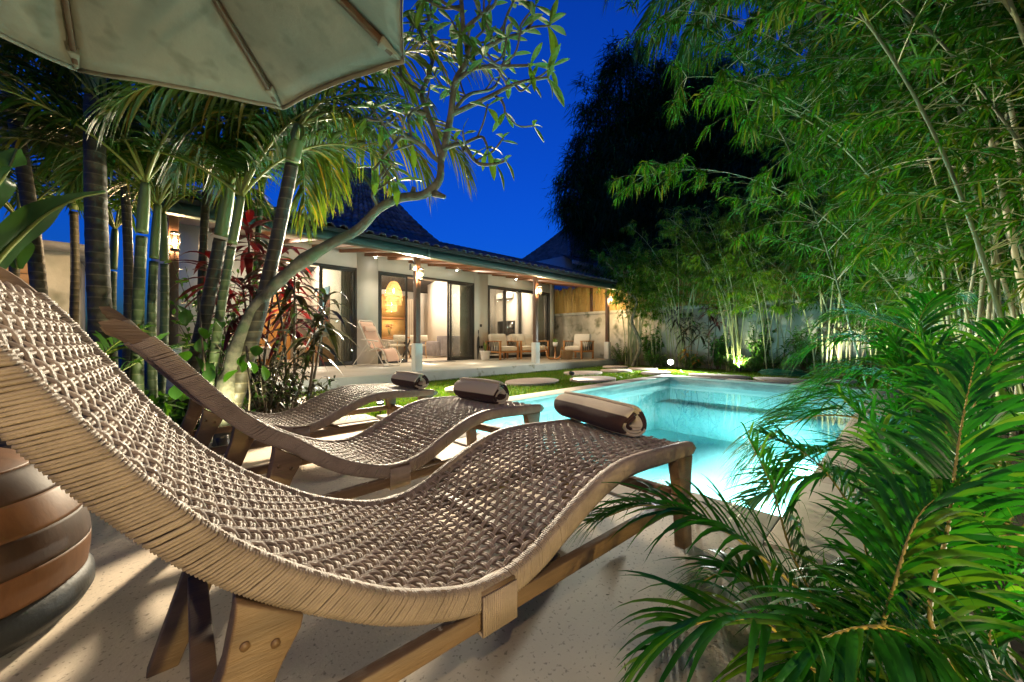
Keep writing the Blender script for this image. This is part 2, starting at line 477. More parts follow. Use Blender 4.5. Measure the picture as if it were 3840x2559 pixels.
villa_box('ceiling', m_ceil, HX0, HX1, WY + .18, 15.35, 3.25, 3.3)
# porch ceiling, rafters
def cz(y): return 2.60 + (y - 6.55) * .158
b = MB().add([(HX0, 6.5, cz(6.5)), (12.1, 6.5, cz(6.5)), (12.1, WY, cz(WY)), (HX0, WY, cz(WY)), (HX0, 6.5, cz(6.5) + .02), (12.1, 6.5, cz(6.5) + .02), (12.1, WY, cz(WY) + .02), (HX0, WY, cz(WY) + .02)],
             [(3, 2, 1, 0), (4, 5, 6, 7), (0, 1, 5, 4), (1, 2, 6, 5), (3, 0, 4, 7)])
b.build('porch_ceiling', m_ceil, villa)
rm = MB().bar((0, 6.53, cz(6.53) - .045), (0, WY - .004, cz(WY) - .045), .055, .085).mesh('rafter'); rm.materials.append(m_rafter)
x = 3.58 - .637 * 5
while x < 12.05:
    if x > HX0: link('rafter', rm, None, villa, loc=(x, 0, 0), bevel=.004)
    x += .637
# gutter
gz = 2.47
for a, c in ((HX0, 3.98), (3.99, 8.05), (8.06, 12.12)):
    b = MB()
    prof = [(6.60, gz + .135), (6.60, gz), (6.49, gz), (6.475, gz + .02), (6.475, gz + .12), (6.465, gz + .135), (6.455, gz + .135), (6.465, gz + .02), (6.48, gz - .008), (6.612, gz - .008), (6.612, gz + .135)]
    P = np.array([[(xx, yy, zz) for yy, zz in prof] for xx in (a, c)])
    b.grid(P).build('gutter', m_gutter, villa)
villa_box('gutter_joint', m_gutter, 3.95, 4.02, 6.452, 6.46, gz - .012, gz + .138)
villa_box('gutter_joint', m_gutter, 8.02, 8.09, 6.452, 6.46, gz - .012, gz + .138)
# posts on white plinths with lanterns
m_plinth = mat('plinth plaster', (.68, .68, .62), (.58, .58, .52), .85, 2, .2, 30)
m_lglass = glassmat('lantern glass', (1, .93, .8), 1.3)
def lantern(par, lb, loc):
    t = thing('porch_lantern', lb, 'lantern', loc, group='lanterns on the porch posts')
    MB().box(-.035, .035, -.012, .006, -.10, .12).build('back_plate', m_black, t, bevel=.003)
    MB().lathe([(.052, -.135), (.055, -.13), (.055, -.105), (.05, -.10)], 20, (0, -.085, 0)).build('base', m_black, t)
    MB().lathe([(.05, .10), (.056, .105), (.056, .125), (.03, .14)], 20, (0, -.085, 0)).build('cap', m_black, t)
    MB().bar((0, 0, -.11), (0, -.085, -.11), .02, .02).build('bracket', m_black, t)
    MB().lathe([(.046, -.10), (.046, .10)], 20, (0, -.085, 0), cap=False).build('glass', m_lglass, t, smooth=True)
    for a in range(6):
        an = a * PI / 3
        MB().bar((.051 * math.cos(an), -.085 + .051 * math.sin(an), -.105), (.051 * math.cos(an), -.085 + .051 * math.sin(an), .105), .005, .005).build('rod', m_black, t)
    MB().lathe([(.001, -.05), (.009, -.03), (.012, .01), (.008, .04), (.001, .05)], 12, (0, -.085, 0)).build('bulb', m_bulb, t, smooth=True)
    lamp('lantern_light', 'POINT', (0, -.085, 0), 150, WARM, t, .036)
PXS = [.30, 4.12, 7.80, 11.44]
plab = ['behind palm stems at left', 'nearest the pink recliner', 'in front of the patio sofa', 'at the far end beside bamboo fence']
for k, x in enumerate(PXS):
    MB().box(x - .085, x + .085, 7.05, 7.22, FZ, FZ + .58).build('plinth', m_plinth, villa, bevel=.01)
    MB().box(x - .055, x + .055, 7.08, 7.19, FZ + .58, cz(7.08) - .002).build('post', m_post, villa, bevel=.006)
    lantern(villa, 'lit glass lantern on porch post ' + plab[k], (x + .01, 7.074, 2.20))
# flood lamp clamped to post 2
t = thing('floodlight', 'small black floodlight clamped high on the porch post', 'floodlight', (PXS[1] - .055, 7.10, 2.38))
MB().box(-.16, -.03, -.10, -.02, -.11, .02).build('housing', m_black, t, bevel=.008)
MB().bar((-.03, 0, .02), (-.10, -.05, .10), .015, .015).build('bracket', m_black, t)
MB().box(-.15, -.04, -.108, -.102, -.10, .01).build('lens', m_white, t)
lamp('flood_beam', 'SPOT', (-.1, -.14, -.06), 3600, (1, .86, .62), t, .20, 100, (1.6 - 4.06, -6.0, -3.2), .7)
# spotlights under the porch ceiling
for k, x in enumerate((1.8, 4.39, 7.0, 9.58)):
    t = thing('porch_spotlight', 'small bright spotlight under porch ceiling ' + ['left of first glass door behind shrubs', 'above the pink recliner', 'above the middle glass doors', 'above the patio sofa'][k], 'spotlight', (x, 9.72, cz(9.72)), group='porch ceiling spotlights')
    MB().lathe([(.03, -.10), (.034, -.10), (.034, 0), (.03, 0)], 16).build('housing', m_black, t)
    MB().lathe([(.001, -.112), (.026, -.106), (.028, -.098)], 16, cap=False).build('lens', m_bulbw, t)
    lamp('spot_beam', 'SPOT', (0, -.02, -.13), 150, (1, .86, .64), t, .03, 150, (0, -.9, -1.0), 1)

# roof tiles
def tilefield(b, P, nx, rows, amp=.028, per=6, step=.03):
    """P(u, v) -> point; wavy tiles laid in rows"""
    us = np.linspace(0, 1, nx * per + 1)
    wave = amp * np.cos(us * nx * 2 * PI)
    vs = []
    for r in range(rows): vs += [(r / rows, step), ((r + 1) / rows - 1e-4, 0)]
    pts = np.zeros((len(vs), len(us), 3))
    for i, (v, st) in enumerate(vs):
        A = np.array([P(u, v) for u in us]); 
        e = 1e-3
        tu = np.array(P(.5 + e, v)) - np.array(P(.5 - e, v)); tv = np.array(P(.5, min(v + e, 1))) - np.array(P(.5, min(v + e, 1) - 2 * e))
        nrm = np.cross(tu, tv); nrm /= np.linalg.norm(nrm) + 1e-9
        if nrm[2] < 0: nrm = -nrm
        pts[i] = A + nrm[None] * (wave[:, None] + st)
    b.grid(pts)
m_under = mat('roof underside', (.05, .045, .045), (.03, .028, .028), .8, 4)
def zroof(y): return 2.655 + (y - 6.40) * .325
b = MB()
tilefield(b, lambda u, v: (HX0 + u * (12.25 - HX0), 6.42 + v * 3.75, zroof(6.42 + v * 3.75)), 55, 12)
b.build('roof_tiles', m_tile, villa, smooth=False, kind='stuff')
b = MB().add([(HX0, 6.42, zroof(6.42) - .03), (12.25, 6.42, zroof(6.42) - .03), (12.25, 10.2, zroof(10.2) - .05), (HX0, 10.2, zroof(10.2) - .05)], [(3, 2, 1, 0)])
b.add([(HX0, 6.43, cz(6.43) + .02), (12.25, 6.43, cz(6.43) + .02), (12.25, 6.43, zroof(6.43) - .0), (HX0, 6.43, zroof(6.43))], [(0, 1, 2, 3)])
b.add([(12.24, 6.43, cz(6.43)), (12.24, 10.2, cz(10.2)), (12.24, 10.2, zroof(10.2)), (12.24, 6.43, zroof(6.43))], [(0, 1, 2, 3)])
b.add([(HX0, 10.2, zroof(10.2)), (12.25, 10.2, zroof(10.2)), (12.25, 15.5, zroof(10.2) - 1.0), (HX0, 15.5, zroof(10.2) - 1.0)], [(0, 1, 2, 3)])
b.build('roof_deck', m_under, villa)
# eave tiles, one by one
th = np.linspace(-PI / 2, PI / 2, 9)
P = []
for yy, dz in ((-.03, 0), (.30, .10)):
    for rr in (.072, .058):
        P.append([(rr * math.sin(a), yy, rr * .62 * math.cos(a) + dz) for a in th])
P = np.array(P)
b = MB().grid(P[[0, 2]]).grid(P[[1, 3]]).grid(P[[0, 1]])
em = b.mesh('eave_tile', True); em.materials.append(mat('eave tile clay', (.17, .165, .17), (.09, .09, .10), .7, 6, .3, 40))
wt = (12.25 - HX0) / 55
for k in range(55):
    link('eave_tile', em, None, villa, loc=(HX0 + wt * k, 6.40, zroof(6.40) + .012 + rng.uniform(-.006, .006)))
# steep middle roof
def joglo(par, base, ridge, zb, zt, nx, rows, m, flare=.35, single=False):
    (x0, x1, y0, y1), (rx0, rx1, ry) = base, ridge
    C0 = [(x0, y0), (x1, y0), (x1, y1), (x0, y1)]
    C1 = [(rx0, ry), (rx1, ry), (rx1, ry), (rx0, ry)]
    def edge(k, v):
        f = v ** (1 - flare) if flare else v
        f = v * (1 - flare) + flare * (1 - (1 - v) ** 2)
        return (C0[k][0] + (C1[k][0] - C0[k][0]) * f, C0[k][1] + (C1[k][1] - C0[k][1]) * f, zb + (zt - zb) * v)
    b = MB()
    for k in range(4):
        def Pf(u, v, k=k):
            a, c = edge(k, v), edge((k + 1) % 4, v)
            return tuple(a[i] + (c[i] - a[i]) * u for i in range(3))
        n = nx if k % 2 == 0 else max(4, int(nx * .8))
        if single and k == 0:
            rt = np.random.default_rng(2)
            for r in range(rows):
                for c in range(n):
                    us = np.linspace(c / n, (c + 1) / n, 7); v0, v1 = r / rows, min(1, (r + 1.12) / rows)
                    G = []
                    for v, off in ((v0, -.01), (v0, .055 + rt.normal(0, .006)), (v1, .004)):
                        A = np.array([Pf(u, v) for u in us]); tu = A[-1] - A[0]; tv = np.array(Pf(us[3], min(1, v + .01))) - np.array(Pf(us[3], min(1, v + .01) - .02))
                        nr = np.cross(tu, tv); nr /= np.linalg.norm(nr) + 1e-9
                        if nr[2] < 0: nr = -nr
                        G.append(A + nr * (off + .03 * np.cos(np.linspace(-PI, PI, 7)))[:, None])
                    MB().grid(np.array(G)).build('roof_tile', m_tile2, par)
            continue
        tilefield(b, Pf, n, rows, .03, 5, .07)
    b.build('steep_roof_tiles', m, par, kind='stuff')
    for k in range(4):
        pts = [edge(k, v) for v in np.linspace(0, 1, rows + 1)]
        for i in range(rows):
            a, c = np.array(pts[i]), np.array(pts[i + 1])
            MB().tube([a - (c - a) * .08 + np.array([0, 0, .03]), c + np.array([0, 0, .02])], [.085, .07], 8).build('hip_tile', m, par)
    MB().tube([(rx0 - .05, ry, zt + .02), (rx1 + .05, ry, zt + .02)], .09, 8).build('ridge_tile', m, par)
joglo(villa, (3.0, 6.42, 9.95, 13.6), (4.43, 5.1, 11.45), 3.78, 6.0, 16, 15, m_tile, single=True)
nb = thing('neighbour_house', 'distant house with steep dark pyramid roof beyond the villa', 'house')
joglo(nb, (15.6, 20.6, 11.9, 16.2), (17.6, 18.7, 13.6), 5.1, 7.35, 14, 12, m_tile, .15)
b = MB(); tilefield(b, lambda u, v: (14.6 + u * 7, 11.0 + v * 1.0, 4.62 + v * .5), 26, 3, .018, 5); b.build('lower_roof_tiles', m_tile, nb, kind='stuff')
MB().box(14.6, 21.4, 10.96, 11.02, 4.45, 4.62).build('fascia', m_white, nb)
MB().box(15.2, 21, 11.9, 16, 0, 5.05).build('wall', m_wall, nb)

# ------------------------------------------------------------------ sliding doors
def panel(x0, x1, y, z0=FZ, z1=DT, fw=.055, handle=None):
    t = MB()
    t.box(x0, x0 + fw, y - .02, y + .02, z0, z1).box(x1 - fw, x1, y - .02, y + .02, z0, z1).box(x0 + fw, x1 - fw, y - .02, y + .02, z0, z0 + .09).box(x0 + fw, x1 - fw, y - .02, y + .02, z1 - fw, z1)
    o = t.build('door_panel', m_frame, villa, bevel=.003)
    MB().box(x0 + fw, x1 - fw, y - .003, y + .003, z0 + .09, z1 - fw).build('pane', m_glass, o)
    if handle is not None:
        MB().box(handle - .012, handle + .012, y - .05, y - .02, 1.1, 1.35).build('handle', m_black, o, bevel=.003)
for a, c in OPEN:
    b = MB()
    b.box(a, a + .05, WY - .01, WY + .14, FZ, DT).box(c - .05, c, WY - .01, WY + .14, FZ, DT).box(a + .05, c - .05, WY - .01, WY + .14, DT - .05, DT).box(a + .05, c - .05, WY, WY + .14, FZ, FZ + .012)
    b.build('door_frame', m_frame, villa, bevel=.003)
panel(3.08, 3.94, WY + .03, FZ + .014, DT - .052)
panel(3.12, 3.94, WY + .08, FZ + .014, DT - .052)
panel(4.62, 5.45, WY + .03, FZ + .014, DT - .052)
panel(6.92, 7.82, WY + .03, FZ + .014, DT - .052, handle=6.95)
panel(6.86, 7.80, WY + .08, FZ + .014, DT - .052)
panel(8.51, 9.33, WY + .03, FZ + .014, DT - .052)
panel(9.25, 10.1, WY + .08, FZ + .014, DT - .052, handle=10.06)
panel(10.05, 10.9, WY + .03, FZ + .014, DT - .052)
panel(10.85, 11.67, WY + .08, FZ + .014, DT - .052)
# switches
for x, z in ((8.15, 1.32), (8.08, .60), (8.19, .60)):
    tag(MB().box(x - .045, x + .045, WY - .012, WY, z - .045, z + .045).build('wall_switch', m_black, bevel=.004),
        {(8.15, 1.32): 'single black wall switch above the potted snake plant', (8.08, .60): 'left one of two low black wall sockets', (8.19, .60): 'right one of two low black wall sockets'}[(x, z)], 'switch')

# ------------------------------------------------------------------ garden wall and bamboo fence
GX = 12.12
gw = thing('garden_wall', 'stained white garden wall at the far end of pool', 'wall', (0, 0, 0))
MB().box(GX, GX + .16, -6, 16, -.1, 1.80).build('wall_body', m_gwall, gw)
MB().box(GX - .035, GX + .195, -6, 16, 1.80, 1.90).build('wall_cap', m_gwall, gw, bevel=.01)
fence = thing('bamboo_fence', 'yellow bamboo cane fence standing on the garden wall', 'fence')
m_cane = mat('bamboo cane', (.50, .33, .09), (.30, .18, .045), .5, 2.5, .1, 40, stretch=(6, 6, .8), lo=.3, hi=.75)
canes = []
for v in range(5):
    b = MB(); r0 = .031; h = .97
    zs, rs = [], []
    z = 0
    while z < h:
        zs += [z, z + .012, z + .02, z + .03]; rs += [r0, r0 * 1.0, r0 * 1.13, r0]
        z += rng.uniform(.2, .3)
    zs.append(h); rs.append(r0)
    o_ = sorted(zip(zs, rs)); b.tube([(0, 0, q[0]) for q in o_ if q[0] <= h], [q[1] for q in o_ if q[0] <= h], 8, ref=(1, 0, 0))
    me = b.mesh('cane', True); me.materials.append(m_cane); canes.append(me)
y = 10.6
while y > -2.0:
    o = link('cane', canes[rng.randrange(5)], None, fence, loc=(GX + .05 + rng.uniform(-.008, .008), y, 1.90))
    o.scale = (rng.uniform(.85, 1.12),) * 2 + (rng.uniform(.95, 1.07),)
    o.rotation_euler = (rng.uniform(-.012, .012), rng.uniform(-.01, .01), rng.uniform(0, 6))
    y -= rng.uniform(.058, .07)
for z in (2.1, 2.6): MB().tube([(GX + .105, 10.7, z), (GX + .105, -2, z)], .022, 8).build('rail', m_cane, fence)
for y in (8.25, 5.6, 3, .4): MB().box(GX - .0, GX + .012, y - .06, y + .06, 1.9, 2.9).build('post', m_post, fence)
# ================================================================== FURNITURE
m_cush = mat('linen cushion', (.66, .62, .54), (.58, .54, .46), .95, 30, .3, 200)
m_rope = mat('dark rope', (.03, .03, .035), (.05, .05, .05), .8, 40)
def cushion(name, x0, x1, y0, y1, z0, z1, par, m=None, puff=.02, rot=None):
    """a soft pad with rounded edges"""
    n = 9
    V = []
    for face in range(6):
        P = np.zeros((n, n, 3)); g = np.linspace(-1, 1, n)
        a, c = np.meshgrid(g, g, indexing='ij'); ax = face // 2; sg = 1 if face % 2 else -1
        q = [None] * 3; q[ax] = np.full_like(a, sg); q[(ax + 1) % 3] = a * sg; q[(ax + 2) % 3] = c
        P = np.stack(q, -1); V.append(P)
    b = MB()
    sz = np.array([x1 - x0, y1 - y0, z1 - z0]) / 2; cc = np.array([x1 + x0, y1 + y0, z1 + z0]) / 2
    r = min(.04, sz.min() * .8)
    for P in V:
        X = P * sz
        inner = np.clip(X, -(sz - r), sz - r); d = X - inner
        ln = np.linalg.norm(d, axis=-1)[..., None] + 1e-9
        X = inner + d / ln * np.minimum(ln, r)
        bul = np.prod([1 - (P[..., k]) ** 2 * .9 for k in range(3) if sz[k] > sz.min() + 1e-6], axis=0)
        thin = int(np.argmin(sz)); X[..., thin] += np.sign(P[..., thin]) * puff * bul * (abs(P[..., thin]) > .9)
        b.grid(X + (cc if rot is None else 0))
    o = b.build(name, m or m_cush, par, smooth=True)
    if rot is not None: o.location = cc; o.rotation_euler = rot
    return o
def patio_seat(name, label, cat, loc, rz, w, seats=1, pillow=False):
    t = thing(name, label, cat, loc, rz, 'teak patio seats with slatted rope arms')
    d, ah, lg = .72, .62, .055
    for sx in (-1, 1):
        x = sx * (w / 2 - lg / 2)
        for y in (-d / 2 + lg / 2, d / 2 - lg / 2):
            MB().box(x - lg / 2, x + lg / 2, y - lg / 2, y + lg / 2, 0, ah - .03).build('leg', m_teak, t, bevel=.004)
        MB().box(x - .04, x + .04, -d / 2 - .01, d / 2 + .01, ah - .029, ah).build('armrest', m_teak, t, bevel=.005)
        MB().box(x - .02, x + .02, -d / 2 + lg, d / 2 - lg, .225, .285).build('side_rail', m_teak, t, bevel=.003)
        n = 5
        for k in range(n):
            y = -d / 2 + lg + (d - 2 * lg) * (k + .5) / n
            q = (d - 2 * lg) / n * .33
            MB().bar((x, y - q, ah - .03), (x, y + q * .2, .286), .012, .012).bar((x, y + q * .9, ah - .03), (x, y + q * .2, .286), .012, .012).build('arm_rope', m_rope, t)
    MB().box(-w / 2 + lg, w / 2 - lg, -d / 2 + .008, -d / 2 + .045, .225, .285).build('front_rail', m_teak, t, bevel=.003)
    MB().box(-w / 2 + lg, w / 2 - lg, d / 2 - .045, d / 2 - .008, .225, .50).build('back_rail', m_teak, t, bevel=.003)
    iw = (w - 2 * lg - .03) / seats
    for k in range(seats):
        x = -w / 2 + lg + .015 + iw * k
        cushion('seat_cushion', x + .004, x + iw - .004, -d / 2 - .01, d / 2 - .12, .286, .43, t)
        cushion('back_cushion', x + .006, x + iw - .006, -.08, .09, -.22, .22, t, rot=(R(-12), 0, 0)).location = (0 if seats == 1 else x + iw / 2, d / 2 - .13, .63)
        if seats > 1: t.children[-1].data.transform(Matrix.Translation((-(x + iw / 2), 0, 0)))
        else: pass
    if pillow:
        cushion('throw_pillow', -.2, .2, -.05, .05, -.2, .2, t, puff=.05, rot=(R(-18), R(6), R(12))).location = (-.28, .12, .60)
    return t
patio_seat('patio_armchair', 'teak armchair with cream cushions beside potted snake plant', 'armchair', (8.57, 9.34, FZ), 0, .84)
patio_seat('patio_sofa', 'two-seat teak sofa with cream cushions behind the second post', 'sofa', (9.82, 9.34, FZ), 0, 1.45, 2, True)
patio_seat('patio_armchair', 'teak armchair with cream cushions alone before the white garden wall', 'armchair', (10.92, 7.97, FZ), R(-90), .80)
# coffee table with a glass top on curled wooden feet
t = thing('coffee_table', 'low coffee table with glass top on curved orange wood legs', 'table', (9.70, 8.05, FZ), R(10))
pts = [(.30, 0, .42), (.32, 0, .38), (.27, 0, .34), (.27, 0, .25), (.26, 0, .15), (.20, 0, .06), (.10, 0, .03), (0, 0, .045)]
pp = spline_pts = None
def catmull(P, n):
    P = np.asarray(P, float); d = np.r_[0, np.cumsum(np.linalg.norm(np.diff(P, axis=0), axis=1))]
    g = np.gradient(P, d, axis=0); s = np.linspace(0, d[-1], n); k = np.clip(np.searchsorted(d, s) - 1, 0, len(P) - 2)
    h = (d[k + 1] - d[k])[:, None]; u = ((s - d[k]) / h[:, 0])[:, None]
    return (2*u**3 - 3*u**2 + 1) * P[k] + (u**3 - 2*u**2 + u) * h * g[k] + (-2*u**3 + 3*u**2) * P[k+1] + (u**3 - u**2) * h * g[k+1]
for a in range(3):
    m_ = Matrix.Rotation(a * 2 * PI / 3 + .4, 3, 'Z')
    P = [tuple(m_ @ Vector(p)) for p in pts]
    MB().tube(catmull(P, 24), np.interp(np.linspace(0, 1, 24), [0, .2, .6, 1], [.022, .02, .03, .03]), 10).build('leg', m_teak, t, smooth=True)
MB().lathe([(.001, .425), (.40, .425), (.405, .43), (.40, .437), (.001, .437)], 40, cap=False).build('glass_top', m_glass, t)
m_pot = mat('glazed pot', (.80, .79, .76), (.74, .73, .70), .35, 4)
m_succ = leafmat('succulent leaves', (.10, .26, .05), (.20, .34, .06), .2)
def pot_plant(name, label, loc, pot, pm, leaves, h, lw, seed, lean=.35, wob=None):
    t = thing(name, label, 'potted plant', loc)
    MB().lathe(pot, 40, wob=wob).build('pot', pm, t, smooth=True)
    rg = np.random.default_rng(seed)
    z0 = max(p[1] for p in pot) - .02
    for k in range(leaves):
        a = rg.uniform(0, 2 * PI); ln = h * rg.uniform(.6, 1); le = lean * rg.uniform(.2, 1)
        P = []
        for f in np.linspace(0, 1, 7):
            c = np.array([math.cos(a) * (le * ln * f + .02), math.sin(a) * (le * ln * f + .02), z0 + ln * f * (1 - .1 * f)])
            wv = lw * math.sin(PI * min(.97, f * .85 + .15)) ** .7
            s_ = np.array([-math.sin(a), math.cos(a), 0]) * wv / 2
            P.append([c - s_, c + np.array([math.cos(a), math.sin(a), 0]) * -.006, c + s_])
        MB().grid(np.array(P)).build('leaf', m_succ, t, smooth=True)
    return t
pot_plant('potted_succulent', 'small white pot with a green sprig on glass table', (9.72, 8.02, FZ + .438), [(.05, 0), (.07, .02), (.085, .13), (.08, .135), (.075, .12)], m_pot, 9, .16, .035, 4, .8)
m_snake = leafmat('snake plant leaves', (.05, .14, .04), (.16, .22, .05), .15)
tt = pot_plant('snake_plant', 'snake plant in a fluted white pot by black wall sockets', (7.80, 9.30, FZ), [(.11, 0), (.125, .05), (.14, .16), (.165, .27), (.18, .30), (.17, .295), (.155, .26)], m_pot, 9, .40, .055, 8, .3,
               wob=lambda th: 1 + .05 * np.abs(np.sin(th * 7)))
for o in tt.children:
    if o.name.startswith('leaf'): o.data.materials[0] = m_snake
u = thing('umbrella', 'folded black umbrella leaning on wall behind snake plant', 'umbrella', (7.95, 9.86, FZ))
MB().lathe([(.008, 0), (.02, .1), (.045, .45), (.035, .72), (.012, .78)], 14).build('canopy', m_black, u, smooth=True)
MB().lathe([(.008, .78), (.008, .86), (.016, .87), (.016, .97), (.008, .98)], 12).build('handle', m_black, u, smooth=True)
u.rotation_euler = (R(-3), R(4), 0)
# basket
m_wick = mat('wicker', (.33, .22, .11), (.20, .13, .06), .7, 60, .6, 90)
t = thing('wicker_basket', 'brown square wicker basket on porch behind coffee table', 'basket', (10.12, 7.86, FZ))
for k in range(9):
    z = .012 + k * .034; q = .12 + .0045 * k
    MB().tube(catmull([(-q, -q, z), (q, -q, z), (q, q, z), (-q, q, z), (-q, -q, z)], 5), .017, 6).build('weave_row', m_wick, t)
MB().box(-.12, .12, -.12, .12, 0, .02).build('bottom', m_wick, t)
tag(MB().box(5.85, 6.75, 9.42, 9.86, FZ + .001, FZ + .014).build('doormat', m_rub0 if 'm_rub0' in globals() else m_black, bevel=.004), 'flat black doormat before the open middle doors', 'doormat')
# ------------------------------------------------------------------ pink reclining chair
m_pink = mat('pink sling', (.74, .50, .39), (.68, .45, .35), .8, 60, .3, 250)
m_cream = mat('cream tube', (.78, .72, .62), (.72, .66, .56), .4, 5)
t = thing('recliner', 'pink sling reclining garden chair with cream frame on porch', 'recliner', (4.22, 9.32, FZ), R(31))
def tube(name, pts, r, m, smooth=True): return MB().tube(catmull(pts, max(8, len(pts) * 4)), r, 8).build(name, m, t, smooth=smooth)
w = .31   # local -y is the front
back = [(-w, -.05, .42), (-w, .22, .95), (-w, .27, 1.06), (-w + .05, .30, 1.12), (0, .305, 1.13), (w - .05, .30, 1.12), (w, .27, 1.06), (w, .22, .95), (w, -.05, .42)]
tube('back_frame', back, .014, m_cream)
seat = [(-w, .02, .36), (-w, -.32, .44), (-w, -.38, .40), (-w, -.52, .10), (-w + .06, -.54, .07), (w - .06, -.54, .07), (w, -.52, .10), (w, -.38, .40), (w, -.32, .44), (w, .02, .36)]
tube('seat_frame', seat, .014, m_cream)
for sx in (-1, 1):
    x = sx * (w + .035)
    tube('leg', [(x, -.46, .02), (x, -.30, .30), (x, -.14, .60)], .013, m_cream)
    tube('leg', [(x, .42, .02), (x, .20, .30), (x, -.02, .58)], .013, m_cream)
    tube('arm_support', [(x, .08, .36), (x, -.05, .50), (x, -.10, .60)], .011, m_cream)
    MB().bar((x, -.30, .62), (x, .16, .66), .055, .03).build('armrest', m_cream, t, bevel=.01)
tube('foot_bar', [(-w - .035, -.46, .015), (0, -.475, .014), (w + .035, -.46, .015)], .013, m_cream)
tube('foot_bar', [(-w - .035, .42, .015), (0, .435, .014), (w + .035, .42, .015)], .013, m_cream)
def sling(name, P, bow=.03):
    P = catmull(P, 14); g = np.linspace(-1, 1, 9)
    G = np.array([[(x * (w - .045), p[1], p[2] - bow * (1 - x * x) * math.sin(PI * i / 13)) for x in g] for i, p in enumerate(P)])
    o = MB().grid(G).build(name, m_pink, t, smooth=True); o.modifiers.new('t', 'SOLIDIFY').thickness = .004
sling('back_sling', [(0, -.04, .44), (0, .21, .94), (0, .29, 1.11)])
sling('seat_sling', [(0, .02, .37), (0, -.15, .38), (0, -.31, .44), (0, -.38, .40), (0, -.51, .12)], .02)
cushion('head_pillow', -.22, .22, -.035, .035, -.075, .075, t, m_pink, .02, rot=(R(-24), 0, 0)).location = (0, .17, .93)
for sx in (-1, 1):
    b = MB()
    for k in range(16):
        f = k / 16; y = -.02 + .24 * f; z = .46 + .50 * f
        b.tube([(sx * (w - .045), y, z), (sx * w, y + .008, z + .018), (sx * (w - .045), y + .015, z + .031)], .0035, 4)
    for k in range(9):
        f = k / 9; y = -.40 - .10 * f; z = .36 - .23 * f
        b.tube([(sx * (w - .045), y, z), (sx * w, y - .006, z - .012), (sx * (w - .045), y - .011, z - .025)], .0035, 4)
    b.build('lacing', m_cream, t)

# ================================================================== ROOMS BEHIND THE GLASS
m_pend = mat('rattan shade', (.62, .40, .16), (.48, .29, .10), .7, 40, .3, 100)
def pendant(label, loc, r, h, drop):
    t = thing('pendant_lamp', label, 'pendant lamp', loc, group='rattan pendant lamps')
    pr = [(.10 * r, h), (.35 * r, h * .97), (.62 * r, h * .84), (.86 * r, h * .62), (.98 * r, h * .38), (1.0 * r, h * .2), (.97 * r, 0)]
    pr = catmull(np.array([(a, 0, z) for a, z in pr]), 40)[:, [0, 2]]
    for k, (a, z) in enumerate(pr):
        th = np.linspace(0, 2 * PI, 33)
        MB().tube(np.stack([a * np.cos(th), a * np.sin(th), np.full(33, z) + 0.003 * np.sin(th * 3 + k)], 1), .0042 if k % 7 else .010, 5, ref=(0, 0, 1), cap=False).build('cane_ring', m_pend, t)
    b = MB()
    for k in range(40):
        an = k * 2 * PI / 40
        b.tube([(a * math.cos(an), a * math.sin(an), z) for a, z in pr[::3]], .003, 4)
    b.build('cane_ribs', m_pend, t)
    MB().tube([(0, 0, h), (0, 0, h + drop)], .005, 6).build('cord', m_black, t)
    MB().lathe([(.001, h * .50), (.02, h * .53), (.026, h * .58), (.02, h * .66), (.012, h * .70)], 14).build('bulb', m_bulb, t, smooth=True)
    lamp('pendant_light', 'POINT', (0, 0, h * .42), 60, WARM, t, .05)
pendant('large rattan pendant lamp hanging over dining table behind left middle door', (6.33, 12.55, 2.08), .30, .82, .34)
pendant('small rattan pendant lamp deep in dining room below the large one', (7.25, 14.55, 2.0), .22, .5, .7)
pendant('rattan pendant lamp half seen behind the right glass door edge', (8.95, 10.75, 2.02), .20, .72, .5)
cans = [(2.2, 11.6), (3.2, 13.2), (5.2, 11.2), (7.4, 11.0), (6.2, 14.0), (9.4, 11.8), (11.0, 11.8), (8.0, 12.6)]
for k, (x, y) in enumerate(cans):
    t = thing('ceiling_light', 'flat white ceiling light ' + ['in the bedroom near the glass', 'deep in the bedroom', 'behind the left middle door', 'behind the right middle door', 'at the back of dining room', 'above grey sofa', 'before the television wall', 'above dining room pillar'][k], 'ceiling light', (x, y, 3.25), group='ceiling lights indoors')
    MB().lathe([(.07, -.012), (.075, -.008), (.075, 0)], 20).build('trim', m_white, t)
    MB().lathe([(.001, -.014), (.066, -.013)], 20, cap=False).build('diffuser', m_bulbw, t)
    lamp('ceiling_beam', 'POINT', (0, 0, -.10), 165, (1, .80, .58), t, .06)
